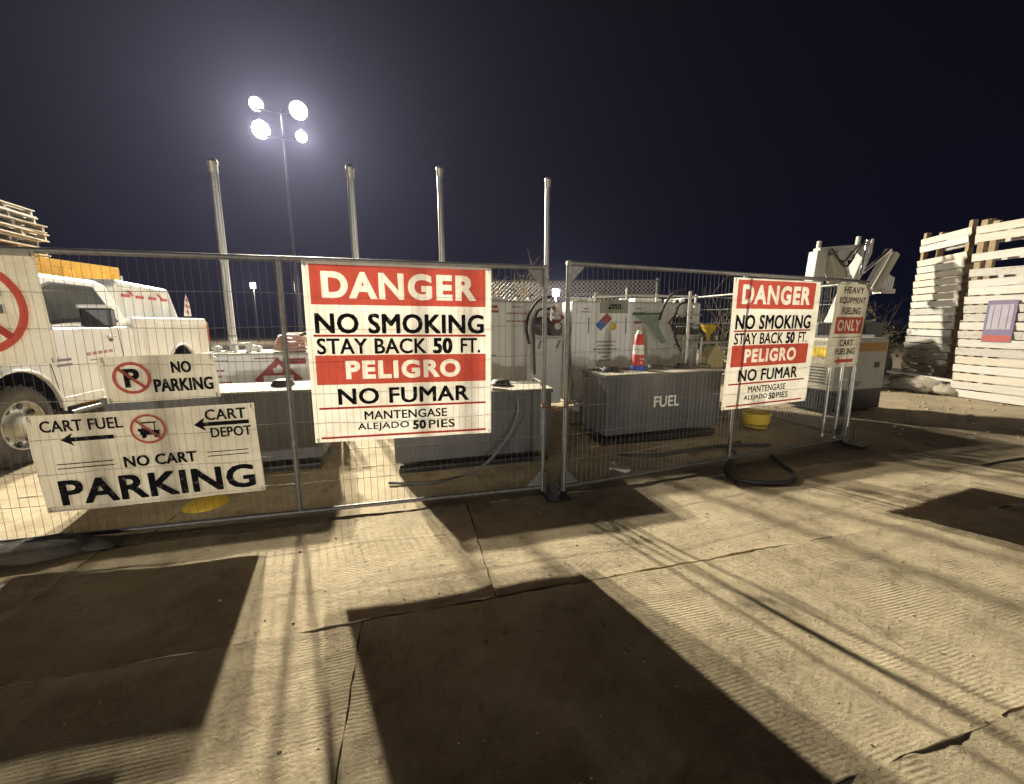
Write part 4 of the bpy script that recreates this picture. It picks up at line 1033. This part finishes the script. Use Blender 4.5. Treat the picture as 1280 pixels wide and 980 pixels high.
# bare shrub
def twigs(mb, p, d, L, r, lev, rnd):
    pts = [p]; rs = [r]; q = p.copy(); dd = d.copy()
    for k in range(4):
        dd = (dd+Vector((rnd.uniform(-.3,.3), rnd.uniform(-.3,.3), rnd.uniform(-.15,.25)))).normalized(); q = q+dd*L/4; pts.append(q.copy()); rs.append(r*(1-.16*(k+1)))
        if lev > 0 and k > 0:
            for _ in range(rnd.choice((1,2))):
                e = (dd+Vector((rnd.uniform(-1,1), rnd.uniform(-1,1), rnd.uniform(-.4,.7)))).normalized(); twigs(mb, q.copy(), e, L*rnd.uniform(.45,.7), r*.55, lev-1, rnd)
    mb.tube(pts, rs, 5 if lev else 4)
m = MB(); rnd = random.Random(3)
for k in range(5): twigs(m, Vector((0,0,0)), Vector((rnd.uniform(-.5,.3), rnd.uniform(-.3,.3), 1)).normalized(), rnd.uniform(1.25,1.6), .018, 3, rnd)
tr = empty('bare_bush', (.05,7.4,.0), 0, 'bare pale branched bush behind the middle white tank', 'bush')
m.build('branches', M_twig, tr)
# dusty shrubs
def shrub_meshes(seed, n=1500):
    rnd = random.Random(seed); b = MB()
    for k in range(6): twigs(b, Vector((rnd.uniform(-.3,.3),rnd.uniform(-.2,.2),0)), Vector((rnd.uniform(-.6,.6),rnd.uniform(-.4,.4),1)).normalized(), rnd.uniform(.8,1.15), .012, 2, rnd)
    l = MB(); cl_ = [(Vector((rnd.uniform(-1,1),rnd.uniform(-.6,.6),rnd.uniform(.3,1.1))), rnd.uniform(.15,.3)) for _ in range(16)]
    for k in range(n):
        c, r = rnd.choice(cl_); p = c+Vector((rnd.gauss(0,1),rnd.gauss(0,1),rnd.gauss(0,1)))*r*.55
        if p.z < .05: continue
        a = Vector((rnd.uniform(-1,1),rnd.uniform(-1,1),rnd.uniform(-1,1))).normalized(); b2 = a.orthogonal().normalized(); s = rnd.uniform(.02,.05)
        l.add([p-a*s*1.6, p+b2*s*.5, p+a*s*1.6, p-b2*s*.5], [(0,1,2,3)])
    x = b.mesh('branches'); x.materials.append(M_twigdark); y = l.mesh('foliage'); y.materials.append(M_leaf); return x, y
sm2 = [shrub_meshes(s) for s in (1,2,3)]
spots = [(2.2,11.5,1.15,'the far light'),(4.2,11.2,1.05,'the hazard diamond'),(6.0,11.0,1.2,'the traffic delineator'),(7.6,10.9,1.1,'the second pump'),(9.3,11.6,1.15,'the smaller danger sign'),(11.4,12.2,1.1,'the boom machine'),(.4,12.4,.8,'the bare bush')]
for i, (x, y, s, lb) in enumerate(spots):
    t = empty('dry_shrub', (x,y,0), i*1.3, 'dusty dry shrub in the dark, in line with '+lb, 'shrub', 'dusty shrubs behind the tanks'); t.scale = (s*1.25,s,s*1.12)
    for me, nm in zip(sm2[i % 3], ('branches','foliage')):
        o = bpy.data.objects.new(nm, me); COL.objects.link(o); o.parent = t

# ================================================================== HAZE
hz = B((0,0,7.5), (310,310,18)).build('haze', bpy.data.materials.new('haze air'))
hm = hz.data.materials[0]; hm.use_nodes = True; N = hm.node_tree.nodes; N.remove(N['Principled BSDF'])
pv = N.new('ShaderNodeVolumePrincipled'); pv.inputs['Density'].default_value = HAZE; pv.inputs['Color'].default_value = (.58,.60,1,1); pv.inputs['Anisotropy'].default_value = .50
hm.node_tree.links.new(pv.outputs[0], N['Material Output'].inputs['Volume'])
tag(hz, kind='stuff')
